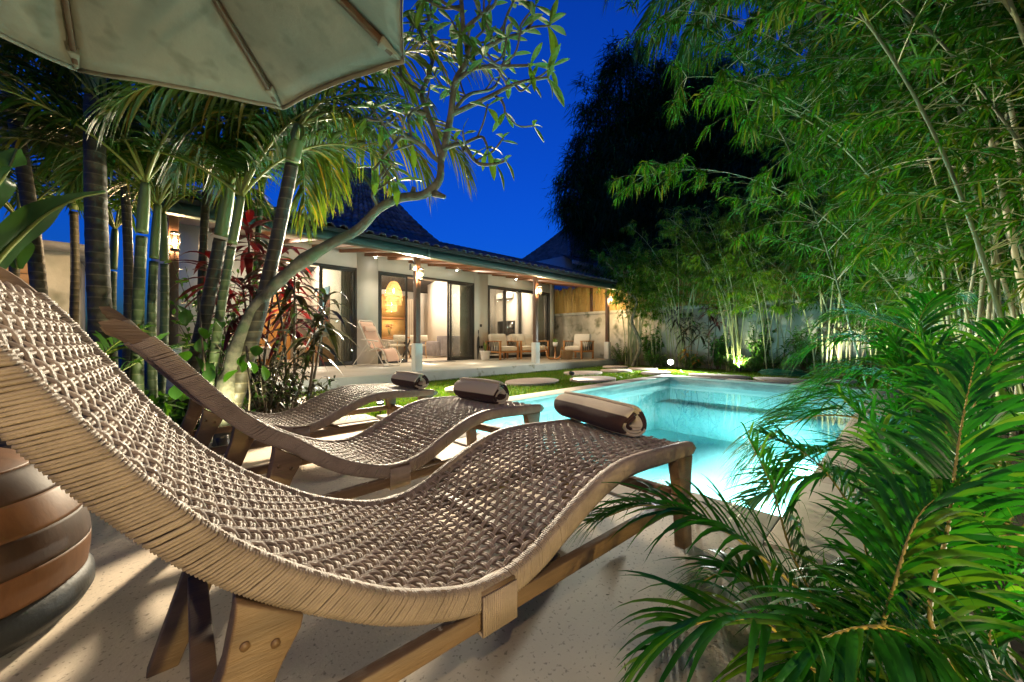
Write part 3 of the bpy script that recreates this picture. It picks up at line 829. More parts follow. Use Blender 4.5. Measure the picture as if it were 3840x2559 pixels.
# dining table with chairs
t = thing('dining_table', 'wooden dining table laid with glasses and flowers indoors', 'table', (6.35, 12.75, FZ))
MB().box(-.9, .9, -.45, .45, .71, .75).build('top', m_teak, t, bevel=.006)
for x in (-.6, .6):
    MB().bar((x, -.3, .71), (x, .3, .01), .05, .04).bar((x + .001, .3, .71), (x + .001, -.3, .01), .05, .04).build('trestle', m_black, t)
def dchair(label, loc, rz):
    t = thing('dining_chair', label, 'chair', loc, rz, 'round-backed dining chairs')
    for x in (-.2, .2):
        MB().tube([(x * 1.1, -.2, 0), (x * .9, -.17, .44)], [.014, .02], 8).build('leg', m_oak, t)
        MB().tube([(x * 1.15, .26, 0), (x * 1.05, .20, .44), (x * 1.1, .24, .70)], [.014, .02, .016], 8).build('leg', m_oak, t)
    cushion('seat', -.24, .24, -.23, .23, .43, .49, t, m_cush)
    P = np.array([[(.30 * math.sin(a), .02 + .26 * math.cos(a), z) for a in np.linspace(-1.2, 1.2, 13)] for z in (.60, .66, .74, .80)])
    P[0] *= (.94, .94, 1); P[-1] *= (.94, .94, 1)
    MB().grid(P).build('backrest', m_cush, t, smooth=True).modifiers.new('t', 'SOLIDIFY').thickness = .05
    MB().tube([(.28 * math.sin(a), .03 + .26 * math.cos(a), .64) for a in np.linspace(-1.5, 1.5, 13)], .014, 8).build('back_rail', m_oak, t)
m_oak = mat('pale oak', (.52, .33, .15), (.42, .25, .10), .45, 3, .1, 30, stretch=(3, 3, .6))
dchair('round-backed dining chair with pale cushion nearest the glass', (6.18, 12.02, FZ), R(200))
dchair('round-backed dining chair right of the nearest one', (6.95, 12.0, FZ), R(170))
t = thing('flower_vase', 'glass vase of pink and orange flowers on dining table', 'vase', (6.2, 12.62, FZ + .751))
MB().lathe([(.04, 0), (.05, .02), (.05, .16), (.035, .2), (.045, .24)], 16, cap=False).build('vase', m_glass, t, smooth=True)
m_fl = leafmat('petals', (.75, .30, .33), (.80, .42, .15), .3, tcol=(1, 1, 1)); m_gl = leafmat('house plant leaves', (.06, .17, .04), (.10, .24, .05), .3)
rg = np.random.default_rng(4)
for k in range(9):
    c = Vector((rg.uniform(-.11, .11), rg.uniform(-.1, .1), .36 + rg.uniform(-.05, .08)))
    MB().tube([(0, 0, .08), tuple(c)], .004, 5).build('stem', m_gl, t)
    MB().lathe([(.001, -.03), (.04, -.015), (.045, .01), (.03, .03), (.001, .035)], 10, tuple(c), wob=lambda th: 1 + .2 * np.sin(5 * th)).build('bloom', m_fl, t)
for k, (x, y) in enumerate([(6.5, 12.5), (6.72, 12.7)]):
    tag(MB().lathe([(.035, 0), (.004, .006), (.004, .09), (.03, .11), (.04, .15), (.034, .2)], 16, (x, y, FZ + .751), cap=False).build('wine_glass', m_glass, smooth=True),
        ['stemmed glass on the dining table left', 'stemmed glass on the dining table right'][k], 'glass')
# wood panelling, woven blinds at the back
m_blind = mat('woven blind', (.60, .36, .12), (.50, .28, .08), .8, 3, .3, 60, stretch=(.4, 1, 30))
t = thing('window_wall', 'honey wood window wall with woven blinds behind dining table', 'window')
for x in (4.9, 6.2, 6.9, 8.2): MB().box(x - .06, x + .06, 15.08, 15.19, FZ, 2.75).build('upright', m_teak, t, bevel=.004)
for z in (.9, 1.75, 2.7): MB().box(4.84, 8.26, 15.07, 15.188, z - .04, z + .04).build('crossrail', m_teak, t, bevel=.004)
for a, c in ((4.96, 6.14), (6.26, 6.84), (6.96, 8.14)):
    for z0, z1 in ((.94, 1.71), (1.79, 2.66)): MB().box(a, c, 15.12, 15.15, z0, z1).build('blind', m_blind, t)
for z in (1.3, 1.75): MB().box(4.9, 5.9, 14.85, 15.06, z, z + .03).build('shelf', m_teak, t, bevel=.003)
# grey sofa, television, air conditioner, curtains
m_grey = mat('grey velvet', (.26, .25, .27), (.19, .18, .20), .85, 6, .2, 80)
t = thing('grey_sofa', 'grey upholstered sofa seen from behind through right door', 'sofa', (8.55, 11.95, FZ))
cushion('back', -.75, .75, -.16, .16, .05, .80, t, m_grey, .03); cushion('seat', -.75, .75, .17, .9, .08, .42, t, m_grey); cushion('arm', -.92, -.76, -.1, .9, .05, .6, t, m_grey)
t = thing('television', 'flat black television on the right inner wall', 'television', (11.84, 12.62, 1.36))
MB().box(-.05, .0, -.56, .56, -.33, .33).build('body', m_black, t, bevel=.006)
MB().box(-.054, -.0505, -.54, .54, -.31, .31).build('screen', mat('screen', (.012, .012, .014), None, .12), t)
t = thing('air_conditioner', 'white wall air conditioner above the television', 'air conditioner', (11.84, 12.62, 2.82))
MB().box(-.22, 0, -.48, .48, -.14, .14).build('body', m_white, t, bevel=.04); MB().box(-.215, -.05, -.44, .44, -.155, -.142).build('louvre', m_black, t)
m_curt = mat('curtain', (.50, .44, .36), (.42, .37, .30), .9, 4)
def curtain(label, x0, x1, y, z0, z1, n=7, tie=0):
    xs = np.linspace(0, 1, n * 8)
    P = []
    for f in np.linspace(0, 1, 14):
        sq = 1 - tie * math.sin(PI * min(1, f * 1.1)) if tie else 1
        P.append([(x0 + (x1 - x0) * (1 - (1 - q) * sq), y + .035 * math.sin(q * n * 2 * PI), z0 + (z1 - z0) * f) for q in xs])
    o = MB().grid(np.array(P)).build('curtain', m_curt, smooth=True); tag(o, label, 'curtain')
curtain('beige curtain gathered behind the first glass door', 3.72, 4.08, 10.30, FZ + .02, 2.8, 5)
curtain('beige curtain gathered behind the middle right door', 7.55, 7.95, 10.30, FZ + .02, 2.8, 5)
curtain('beige curtain behind the right end glass door', 11.2, 11.75, 10.30, FZ + .02, 2.8, 6)
curtain('beige curtain in the passage past grey pillar', 8.1, 8.5, 14.9, FZ + .02, 2.6, 4)
# bedroom
m_door = mat('honey door', (.50, .24, .06), (.38, .17, .04), .4, 4, .1, 30, stretch=(3, 3, .4), coat=.2)
t = thing('wooden_door', 'tall honey wood door with frame in the bedroom', 'door', (2.95, 14.19, FZ))
MB().box(-.42, .42, -.04, -.002, 0, 2.1).build('leaf', m_door, t, bevel=.004)
for x in (-.48, .48): MB().box(x - .055, x + .055, -.06, -.001, 0, 2.2).build('jamb', m_door, t, bevel=.004)
MB().box(-.42, .42, -.06, -.001, 2.11, 2.2).build('lintel', m_door, t); MB().box(.34, .37, -.09, -.04, 1.0, 1.12).build('handle', m_black, t)
t = thing('painting', 'large blue and orange figure painting on bedroom wall', 'painting', (4.125, 12.9, 1.75))
m, n, bs = _new('painting canvas'); r = ramp(n, noise(n, 1.4, 2, .5, coords(n)).outputs[0], [(.30, (.02, .06, .14)), (.45, (.10, .28, .40)), (.52, (.50, .16, .07)), (.60, (.03, .03, .05)), (.7, (.50, .36, .05))]); n.links.new(r.outputs[0], bs.inputs['Base Color'])
MB().box(-.03, 0, -.55, .55, -.75, .75).build('canvas', m, t); 
t = thing('desk', 'oak desk beside the bedroom wall', 'desk', (3.75, 12.2, FZ)); MB().box(-.3, .3, -.5, .5, .70, .74).build('top', m_oak, t, bevel=.004); [MB().box(-.28, .28, q, q + .04, 0, .7).build('side_panel', m_oak, t, bevel=.003) for q in (-.5, .46)]
t = thing('desk_chair', 'pale oak chair with white seat at the bedroom desk', 'chair', (3.30, 12.0, FZ), R(60))
for x in (-.19, .19): MB().bar((x, -.19, 0), (x, -.19, .43), .032, .032).build('leg', m_oak, t, bevel=.003); MB().bar((x, .22, 0), (x, .19, .43), .034, .034).bar((x, .19, .43), (x, .26, .82), .034, .03).build('leg', m_oak, t, bevel=.003)
cushion('seat', -.21, .21, -.21, .21, .42, .48, t, m_white); MB().grid(np.array([[(x, .24 + .03 * (1 - (x / .2) ** 2) + (z - .7) * .15, z) for x in np.linspace(-.2, .2, 7)] for z in (.66, .84)])).build('backrest', m_oak, t, smooth=True).modifiers.new('t', 'SOLIDIFY').thickness = .02
t = thing('bed', 'low bed with white cover and fringed throw', 'bed', (1.75, 11.6, FZ)); MB().box(-.7, .6, -.5, 1.4, .02, .16).build('frame', m_door, t, bevel=.006)
cushion('mattress', -.66, .56, -.46, 1.36, .16, .46, t, m_white, .02); cushion('throw', -.3, .58, -.48, .1, .40, .475, t, m_cush, .01)
m_rug = mat('woven rug', (.42, .36, .28), (.34, .29, .22), .95, 30, .4, 120)
tag(MB().box(1.75, 3.0, 10.15, 11.3, FZ + .001, FZ + .012).build('rug', m_rug), 'flat woven beige rug inside the open bedroom door', 'rug')
# ================================================================== LOUNGERS
m_cord = mat('rattan cord', (.355, .27, .205), (.235, .175, .13), .5, 14, .3, 220, spec=.35, lo=.3, hi=.7)
vary(m_cord, .72, 1.15)
PROF = np.array([(-.845, 1.035), (-.79, .995), (-.74, .935), (-.65, .800), (-.56, .665), (-.46, .543), (-.39, .480), (-.28, .400), (-.2, .350), (-.1, .306), (0, .276), (.08, .270),
                 (.18, .290), (.28, .334), (.41, .390), (.5, .420), (.59, .437), (.72, .440), (.85, .433), (1.0, .424), (1.145, .413)])
def spline(P, n):
    P = np.asarray(P, float)
    d = np.r_[0, np.cumsum(np.linalg.norm(np.diff(P, axis=0), axis=1))]
    m_ = np.gradient(P, d, axis=0)
    s = np.linspace(0, d[-1], n); k = np.clip(np.searchsorted(d, s) - 1, 0, len(P) - 2)
    h = (d[k + 1] - d[k])[:, None]; t = ((s - d[k]) / h[:, 0])[:, None]
    return (2 * t**3 - 3 * t**2 + 1) * P[k] + (t**3 - 2 * t**2 + t) * h * m_[k] + (-2 * t**3 + 3 * t**2) * P[k + 1] + (t**3 - t**2) * h * m_[k + 1], s
LW = .65
m_rib0 = mat('dark peg', (.16, .09, .04), (.10, .05, .02), .5, 9)
def make_lounger(label, loc, yaw, low=0.0, fine=True):
    t = thing('sun_lounger', label, 'sun lounger', loc, yaw, 'woven sun loungers by the pool')
    pr = PROF.copy()
    hd = pr[:, 0] < -.39
    pr[hd, 1] -= low * (-.39 - pr[hd, 0]) / .45; pr[hd, 0] -= low * .35 * (-.39 - pr[hd, 0]) / .45
    C, S = spline(pr, 420)
    T = np.gradient(C, axis=0); T /= np.linalg.norm(T, axis=1)[:, None]
    N = np.stack([-T[:, 1], T[:, 0]], 1)                       # up-side normal in the (u, z) plane
    L = S[-1]
    RH, RT = .052, .034
    def at_s(s, off=0):
        k = np.clip(s / L * 419, 0, 419)
        q = np.stack([np.interp(k, np.arange(420), C[:, i]) for i in (0, 1)], -1)
        nn = np.stack([np.interp(k, np.arange(420), N[:, i]) for i in (0, 1)], -1)
        nn /= np.linalg.norm(nn, axis=-1)[..., None]
        return q + nn * np.asarray(off)[..., None], nn
    # wooden side rails, their bare rounded ends showing
    for y0 in (RT / 2, LW - RT / 2):
        ss = np.linspace(0, L, 90)
        end = np.minimum(ss, L - ss)
        hh = RH / 2 * np.sqrt(np.clip(1 - (1 - np.clip(end / .035, 0, 1)) ** 2, .02, 1))
        P = []
        for sg, sy in ((1, -1), (1, 1), (-1, 1), (-1, -1), (1, -1)):
            q, nn = at_s(ss, -RH / 2 + sg * (hh - .004))
            P.append(np.stack([q[:, 0], np.full_like(ss, y0 + sy * (RT / 2 - .004)), q[:, 1]], 1))
        b = MB().grid(np.array(P).transpose(1, 0, 2))
        b.add([P[k][0] for k in range(4)], [(0, 1, 2, 3)]); b.add([P[k][-1] for k in range(4)], [(3, 2, 1, 0)])
        b.build('rail', m_gteak, t, bevel=.003)
        # cord wound round the rail
        s0, s1 = .115, L - .05
        turns = int((s1 - s0) / .0060)
        kk = 10
        ang = np.arange(turns * kk + 1) / kk
        loop = np.array([(-1, -1), (-.6, -1.06), (.6, -1.06), (1, -1), (1.05, -.5), (1.05, .5), (1, 1), (.6, 1.06), (-.6, 1.06), (-1.0, 1)])
        loop = np.array([(-1.04, 0), (-1.04, .6), (-.9, .97), (0, 1.04), (.9, .97), (1.04, .6), (1.04, -.6), (.9, -.97), (-.9, -.97), (-1.04, -.6)])
        ph = (ang % 1) * kk; i0 = ph.astype(int) % kk; i1 = (i0 + 1) % kk; fr = (ph % 1)[:, None]
        lp = loop[i0] * (1 - fr) + loop[i1] * fr
        ss = s0 + (s1 - s0) * ang / turns + .009 * lp[:, 1]
        rgj = np.random.default_rng(int(y0 * 1000)); jit = np.interp(ang, np.arange(turns + 2), rgj.normal(0, .0007, turns + 2))
        q, nn = at_s(ss + jit, -RH / 2 + lp[:, 1] * RH / 2)
        yy = y0 + lp[:, 0] * RT / 2
        pts = np.stack([q[:, 0], yy, q[:, 1]], 1)
        ref = np.stack([nn[:, 0] * lp[:, 1], lp[:, 0], nn[:, 1] * lp[:, 1]], 1)
        MB().tube(pts, .0035, 5, ref=ref).build('cord_wrapping', m_cord, t, smooth=True)
    # open weave: double cords lengthwise and crosswise, over and under
    nl = 19
    s0, s1 = .135, L - .07
    nc = int((s1 - s0) / .0285)
    sp = (s1 - s0) / nc
    A = .0042
    sub = 5 if fine else 4
    vy = np.linspace(.036 + .022, LW - .036 - .022, nl); dv = vy[1] - vy[0]
    rgw = np.random.default_rng(7)
    for j in range(nl):
        ss = np.linspace(s0 - .02, s1 + .02, nc * sub)
        over = np.cos(PI * ((ss - s0) / sp - .5) + PI * j)
        wob = np.interp(ss, np.linspace(s0 - .02, s1 + .02, 40), rgw.normal(0, .0012, 40))
        b = MB()
        for o in (-1, 1):
            q, nn = at_s(ss, -.010 + A * over)
            pts = np.stack([q[:, 0], np.full_like(ss, vy[j]) + o * .0033 + wob, q[:, 1]], 1)
            b.tube(pts, .0036, 6, ref=(0, 1, 0))
        b.build('long_cord', m_cord, t, smooth=True)
    for i in range(nc):
        n_ = (nl + 1) * sub
        yy = np.linspace(.012, LW - .012, n_)
        ph = (yy - vy[0]) / dv
        over = -np.cos(PI * i + PI * ph)
        e = np.minimum(yy, LW - yy); fade = np.clip(e / .05, 0, 1)
        off = (-.010 + A * over) * fade + (.006) * (1 - fade)
        jit = rgw.normal(0, .0013)
        b = MB()
        for o in (-1, 1):
            s_ = s0 + sp * (i + .5) + jit + o * .0033
            q, nn = at_s(np.full(n_, s_), off)
            pts = np.stack([q[:, 0], yy, q[:, 1]], 1)
            b.tube(pts, .0036, 6, ref=(1, 0, .3))
        b.build('cross_cord', m_cord, t, smooth=True)
    # legs: flared boards
    def board(name, prof_pts, y0, y1):
        n = len(prof_pts)
        v = [(u, y0, z) for u, z in prof_pts] + [(u, y1, z) for u, z in prof_pts]
        q = [(i, (i + 1) % n, n + (i + 1) % n, n + i) for i in range(n)]
        half = n // 2
        qq = []
        for i in range(half - 1): qq += [(i, n - 1 - i, n - 2 - i, i + 1), (n + i, n + i + 1, n + n - 2 - i, n + n - 1 - i)]
        return MB().add(v, q + qq).build(name, m_gteak, t, bevel=.004)
    def strip(left, right): return left + right[::-1]
    for y0, y1 in ((-.006, .040), (LW - .040, LW + .006)):
        rear = strip([(-.585, 0), (-.548, .12), (-.508, .25), (-.470, .36), (-.458, .43), (-.456, .455)], [(-.522, 0), (-.480, .11), (-.432, .24), (-.395, .33), (-.368, .375), (-.364, .395)])
        z1 = C[np.argmin(abs(C[:, 0] + .46)), 1] - .02
        board('leg', rear, y0, y1)
        front = strip([(1.015, 0), (1.005, .12), (.985, .25), (.962, .345), (.955, .375)], [(1.085, 0), (1.075, .12), (1.075, .25), (1.085, .34), (1.09, .37)])
        for q in (-.445, -.405):
            yb = y0 - .001 if y0 < 0 else y1 + .001
            MB().tube([(q, yb - .002, .385 - (q + .445) * .4), (q, yb + .002, .385 - (q + .445) * .4)], .007, 10).build('peg', m_rib0, t)
        board('leg', front, y0 + .001, y1 - .001)
        MB().box(-.515, 1.02, y0 + .008, y1 - .008, .178, .222).build('stretcher', m_gteak, t, bevel=.003)
        # wrapped block where the rail meets the stretcher
        zz = np.linspace(.172, .285, 2)
        b = MB()
        ks = 16
        for k in range(ks):
            u = .004 + k * .0064
            b.tube([(u, y0 - .004, .172), (u, y0 - .004, .262)], .0042, 5)
            b.tube([(u, y1 + .004, .172), (u, y1 + .004, .240)], .0042, 5)
            b.tube([(u, y0 - .004, .172), (u, y1 + .004, .172)], .0042, 5)
        b.build('binding', m_cord, t, smooth=True)
        MB().box(.003, .101, y0 - .001, y1 + .001, .223, .27).build('spacer', m_gteak, t)
    for u, z in ((-.485, .20), (1.04, .20), (.30, .20)):
        MB().box(u - .02, u + .02, .040, LW - .040, z - .024, z + .024).build('cross_bar', m_gteak, t, bevel=.003)
    return t
LG = [((.555, .68, 0), -3, 0, 'nearest woven sun lounger with its curved back beside the camera'),
      ((.80, 1.63, 0), 3, .11, 'middle woven sun lounger carrying the towel with brown roll end'),
      ((.70, 2.80, 0), 1.5, 0, 'farthest woven sun lounger beside palm stems and lawn')]
for loc, yaw, low, lb in LG: make_lounger(lb, loc, R(yaw), low)

# ------------------------------------------------------------------ rolled towels
def towel_mat():
    m, n, b = _new('striped terry')
    tc = n.nodes.new('ShaderNodeUVMap'); tc.uv_map = 'UVMap'
    sx = n.nodes.new('ShaderNodeSeparateXYZ'); n.links.new(tc.outputs[0], sx.inputs[0])
    mm = n.nodes.new('ShaderNodeMath'); mm.operation = 'PINGPONG'; mm.inputs[1].default_value = .5
    n.links.new(sx.outputs[0], mm.inputs[0])
    r = ramp(n, mm.outputs[0], [(.0, (.60, .49, .34)), (.26, (.62, .50, .35)), (.28, (.052, .026, .022)), (.5, (.062, .03, .026))])
    n.links.new(r.outputs[0], b.inputs['Base Color'])
    b.inputs['Roughness'].default_value = .95; b.inputs['Sheen Weight'].default_value = .1; b.inputs['Specular IOR Level'].default_value = .1
    t = noise(n, 300, 3, .6, coords(n)); t2 = noise(n, 18, 3, .6, coords(n))
    ad = n.nodes.new('ShaderNodeMath'); ad.operation = 'ADD'
    n.links.new(t.outputs[0], ad.inputs[0]); n.links.new(t2.outputs[0], ad.inputs[1])
    bp = n.nodes.new('ShaderNodeBump'); bp.inputs['Strength'].default_value = .5; bp.inputs['Distance'].default_value = .006
    n.links.new(ad.outputs[0], bp.inputs['Height']); n.links.new(bp.outputs[0], b.inputs['Normal'])
    return m
m_towel = towel_mat()
def towel(label, loc, yaw, pitch, length, ra, rb, seed, s0):
    """a spiral of thick cloth; the stripes run along the roll"""
    rg = np.random.default_rng(seed)
    turns, n = 3.6, 150
    th = np.linspace(0, turns * 2 * PI, n)
    f = th / th[-1]
    rad = .22 + .78 * f
    tk = .017
    cx = rad * ra * np.cos(th + s0); cz_ = rad * rb * np.sin(th + s0)
    cx += .004 * np.sin(3 * th + 1) * f; cz_ += .003 * np.cos(2.3 * th) * f
    # loose end trailing out under the roll
    ex = np.linspace(.01, .09, 8)
    cen = np.stack([cx, cz_], 1)
    tan = np.gradient(cen, axis=0); tan /= np.linalg.norm(tan, axis=1)[:, None]
    nor = np.stack([-tan[:, 1], tan[:, 0]], 1)
    arc = np.r_[0, np.cumsum(np.linalg.norm(np.diff(cen, axis=0), axis=1))]
    ys = np.array([-.5, -.492, -.47, -.3, -.1, .1, .3, .47, .492, .5]) * length
    tn = np.array([.25, .7, 1, 1, 1, 1, 1, 1, .7, .25])
    bow = .012 * np.cos(ys / length * PI)
    layers = []
    b = MB()
    uvs = []
    grid = np.zeros((2 * n, len(ys), 3))
    for k, (y, q) in enumerate(zip(ys, tn)):
        jx = .006 * np.sin(y * 14 + seed); jj = 1 + .05 * math.cos(y / length * PI * 1.2)
        shift = .010 * (1 - f) * np.sign(y) if abs(y) > .4 * length else 0 * f
        for sd in (0, 1):
            o = (tk / 2 * q) * (1 if sd else -1)
            P = cen * jj + nor * o
            row = np.stack([P[:, 0] + jx, y + shift - .012 * np.sin(2 * th + 2) * (abs(y) > .4 * length) * np.sign(y), P[:, 1]], 1)
            grid[sd * n:(sd + 1) * n, k] = row if sd == 0 else row[::-1]
    full = np.concatenate([grid, grid[:1]])
    full = np.stack([full[..., 0], full[..., 1], full[..., 2]], -1)
    b.grid(full)
    i = np.arange(n - 1)
    me_q = []
    for side in (0, len(ys) - 1):
        b.add(np.concatenate([grid[:n, side], grid[n:, side][::-1]]), np.stack([i, i + 1, n + i + 1, n + i], 1) if side else np.stack([n + i, n + i + 1, i + 1, i], 1))
    me = b.mesh('rolled_towel', True)
    me.materials.append(m_towel)
    V = np.concatenate(b.v)
    ar = np.concatenate([arc, arc[::-1], arc[:1]])
    ua = np.repeat(ar, len(ys))
    ucap = np.concatenate([arc, arc])
    u = np.concatenate([ua, ucap, ucap])
    lay = me.uv_layers.new(name='UVMap')
    vi = np.zeros(len(me.loops), np.int32); me.loops.foreach_get('vertex_index', vi)
    uv = np.stack([(u[vi] - arc[-1]) / .19 + .05, V[vi, 1]], 1)
    lay.data.foreach_set('uv', uv.ravel().astype(np.float32))
    o = bpy.data.objects.new('rolled_towel', me); COL.objects.link(o)
    o.location = loc; o.rotation_euler = (0, pitch, yaw)
    tag(o, label, 'towel', 'rolled striped towels')
    return o
towel('large rolled brown and cream striped towel on nearest lounger', (1.60, 1.065, .492), R(-17), R(2), .52, .074, .066, 1, 4.1)
towel('rolled brown and cream striped towel on middle lounger', (1.66, 2.03, .498), R(2), R(2), .40, .078, .072, 2, 4.3)
towel('rolled brown and cream striped towel on farthest lounger', (1.70, 3.08, .487), R(-2), R(2), .42, .076, .066, 3, 4.4)

# ------------------------------------------------------------------ parasol on its turned wooden base
m_canvas = mat('weathered canvas', (.25, .235, .175), (.175, .165, .12), .85, 2.2, .3, 25, speck=(7, (.11, .10, .065), .56, .8))
m_rib = mat('parasol wood', (.10, .048, .02), (.05, .024, .01), .5, 3, .15, 30, stretch=(1, 1, 6))
PC = Vector((-.30, 1.96, 0)); PR = 1.33; ZE, ZA = 2.40, 3.02
par = thing('parasol', 'large weathered cream canvas parasol with wooden ribs above the loungers', 'parasol', PC)
an0 = math.atan2(1.535 * 1.24 - 1.96 + .03, .83 * 1.24 + .30)
angs = [an0 + k * PI / 4 for k in range(8)]
for k in range(8):
    a, c = angs[k], angs[(k + 1) % 8]
    P = np.zeros((14, 17, 3))
    for i, f in enumerate(np.linspace(.04, 1, 14)):
        for j, g in enumerate(np.linspace(0, 1, 17)):
            A = np.array([PR * math.cos(a), PR * math.sin(a)]); B = np.array([PR * math.cos(c), PR * math.sin(c)])
            xy = (A * (1 - g) + B * g) * f * (1 - .035 * math.sin(PI * g) * f)
            sag = -.035 * math.sin(PI * g) * math.sin(PI * f * .9) - .012 * math.sin(PI * f)
            wr = .004 * math.sin(g * 19 + k) * f * f * abs(math.cos(PI * g)) ** 2
            P[i, j] = (xy[0], xy[1], ZA + (ZE - ZA) * f + sag + wr)
    o = MB().grid(P).build('canopy_panel', m_canvas, par, smooth=True)
    sd = o.modifiers.new('thick', 'SOLIDIFY'); sd.thickness = .004
    hem = [tuple(P[-1, j]) for j in range(17)]
    MB().grid(np.array([[(x * 1.002, y * 1.002, z + .006) for x, y, z in hem], [(x * 1.006, y * 1.006, z - .022) for x, y, z in hem]])).build('hem', m_canvas, par, smooth=True).modifiers.new('thick', 'SOLIDIFY').thickness = .004
    r = Vector((math.cos(a), math.sin(a), 0))
    p0 = r * .06 + Vector((0, 0, ZA - .055)); p1 = r * (PR * .955) + Vector((0, 0, ZA + (ZE - ZA) * .955 - .028))
    MB().bar(p0, p1, .024, .036).build('rib', m_rib, par, bevel=.003)
    q = MB().bar(r * (PR * .90) + Vector((0, 0, ZA + (ZE - ZA) * .90 - .03)), r * (PR * .985) + Vector((0, 0, ZE - .012)), .05, .05, w2=.02, h2=.015)
    q.build('rib_pocket', m_canvas, par, bevel=.008)
    s0 = r * .04 + Vector((0, 0, 2.18)); s1 = r * (PR * .5) + Vector((0, 0, ZA + (ZE - ZA) * .5 - .06))
    MB().bar(s0, s1, .016, .026).build('strut', m_rib, par, bevel=.003)
BO = np.array([-.17, -.05, 0])
MB().tube([BO + (0, 0, .5), (0, 0, 3.1)], .024, 16).build('pole', m_rib, par, smooth=True)
MB().lathe([(.05, 2.10), (.055, 2.12), (.055, 2.22), (.05, 2.24)], 16).build('runner', m_rib, par)
m_band1 = mat('turned wood light', (.22, .095, .035), (.12, .048, .018), .55, 6, .06, 60, stretch=(2, 2, .6), coat=.0)
m_band2 = mat('turned wood dark', (.075, .034, .016), (.04, .018, .009), .6, 6, .06, 60, stretch=(2, 2, .6), coat=.0)
m_rub = mat('black rubber', (.010, .010, .010), (.016, .016, .015), .55, 8, .2, 60)
base = [(.335, .02), (.352, .05), (.350, .09), (.338, .11), (.325, .12)]
MB().lathe(base, 64, BO).build('base_rim', m_rub, par, smooth=True)
bands = [(.336, .12), (.343, .20), (.332, .29), (.300, .37), (.255, .44), (.20, .49), (.12, .525), (.05, .54)]
hs = spline(np.array(bands), 61)[0]
for k in range(6):
    MB().lathe(hs[k * 10:k * 10 + 11], 64, BO).build('base_band', m_band1 if k % 2 == 0 else m_band2, par, smooth=True)
# ================================================================== PLANTS
def unit(v): return v / (np.linalg.norm(v, axis=-1)[..., None] + 1e-12)
def blades(b, P, D, L, W, droop=.3, seg=3, fold=0., side=None, tip=.0, base=.35):
    """n tapering leaves from points P in directions D; they bend down under their weight"""
    P, D = np.asarray(P, float), unit(np.asarray(D, float)); n = len(P)
    if n == 0: return
    L = np.broadcast_to(np.asarray(L, float), (n,)); W = np.broadcast_to(np.asarray(W, float), (n,)); dr = np.broadcast_to(np.asarray(droop, float), (n,))
    if side is None: side = np.cross(D, np.array([0, 0, 1.]) + 0 * D)
    side = unit(side)
    k = 3 if fold else 2
    V = np.zeros((n, seg + 1, k, 3))
    for i in range(seg + 1):
        f = i / seg
        c = P + D * (L * f)[:, None]; c[:, 2] -= dr * L * f * f
        c -= D * (L * f * f * dr * .25)[:, None]
        w = W * (base + (1 - base) * min(1, f / .3) if f < .3 else (1 - ((f - .3) / .7) ** 1.6) * (1 - tip) + tip) / 2
        V[:, i, 0] = c - side * w[:, None]; V[:, i, -1] = c + side * w[:, None]
        if fold:
            up = np.cross(side, D); up *= np.sign(up[:, 2:3] + 1e-9)
            V[:, i, 1] = c - up * (w * fold)[:, None]
    m = (seg + 1) * k
    i0 = (np.arange(n) * m)[:, None, None]; r = (np.arange(seg) * k)[None, :, None]; cidx = np.arange(k - 1)[None, None]
    a = i0 + r + cidx
    b.add(V.reshape(-1, 3), np.stack([a, a + 1, a + k + 1, a + k], -1).reshape(-1, 4))

def arch(p0, az, el, length, droop, n=18, pw=1.4, sway=0):
    f = np.linspace(0, 1, n); e = el - droop * f ** pw; a = az + sway * f * f
    d = np.stack([np.cos(e) * np.cos(a), np.cos(e) * np.sin(a), np.sin(e)], 1)
    return np.asarray(p0, float) + np.r_[np.zeros((1, 3)), np.cumsum((d[:-1] + d[1:]) / 2, 0)] * length / (n - 1)

def frond(parent, pts, nl, ll, lw, m_leaf, m_stem, rg, drp=.35, fold=.25, seg=5, start=.15, vee=.35, r0=.012, open_=1.05, ragged=.12):
    """a feather leaf: one blade strip per leaflet along a curved rachis"""
    pts = np.asarray(pts, float)
    n = len(pts); s = np.linspace(start, .995, nl)
    cp = np.stack([np.interp(s, np.linspace(0, 1, n), pts[:, i]) for i in range(3)], 1)
    T = unit(np.gradient(pts, axis=0)); T = unit(np.stack([np.interp(s, np.linspace(0, 1, n), T[:, i]) for i in range(3)], 1))
    sd = unit(np.cross(T, np.array([0, 0, 1.]) + 0 * T)); up = np.cross(sd, T)
    b = MB()
    f = (s - start) / (1 - start)
    ln = ll * (.45 + .55 * np.sin(PI * np.clip(f * .75 + .18, 0, 1))) * (1 - .45 * f ** 3)
    an = open_ * (1 - .62 * f)
    for sg in (-1, 1):
        j = rg.normal(0, ragged, nl)
        D = T * np.cos(an + j)[:, None] + sd * (sg * np.sin(an + j))[:, None] + up * (vee + rg.normal(0, .08, nl))[:, None]
        q = np.cross(unit(D), up)
        blades(b, cp, D, ln * rg.uniform(.85, 1.08, nl), lw * (.7 + .3 * np.sin(PI * f)), drp * rg.uniform(.6, 1.4, nl), seg, fold, q)
    fr = b.build('frond', m_leaf, parent, smooth=True)
    MB().tube(pts, np.linspace(r0, r0 * .22, n), 6).build('rachis', m_stem, fr, smooth=True)
    return fr

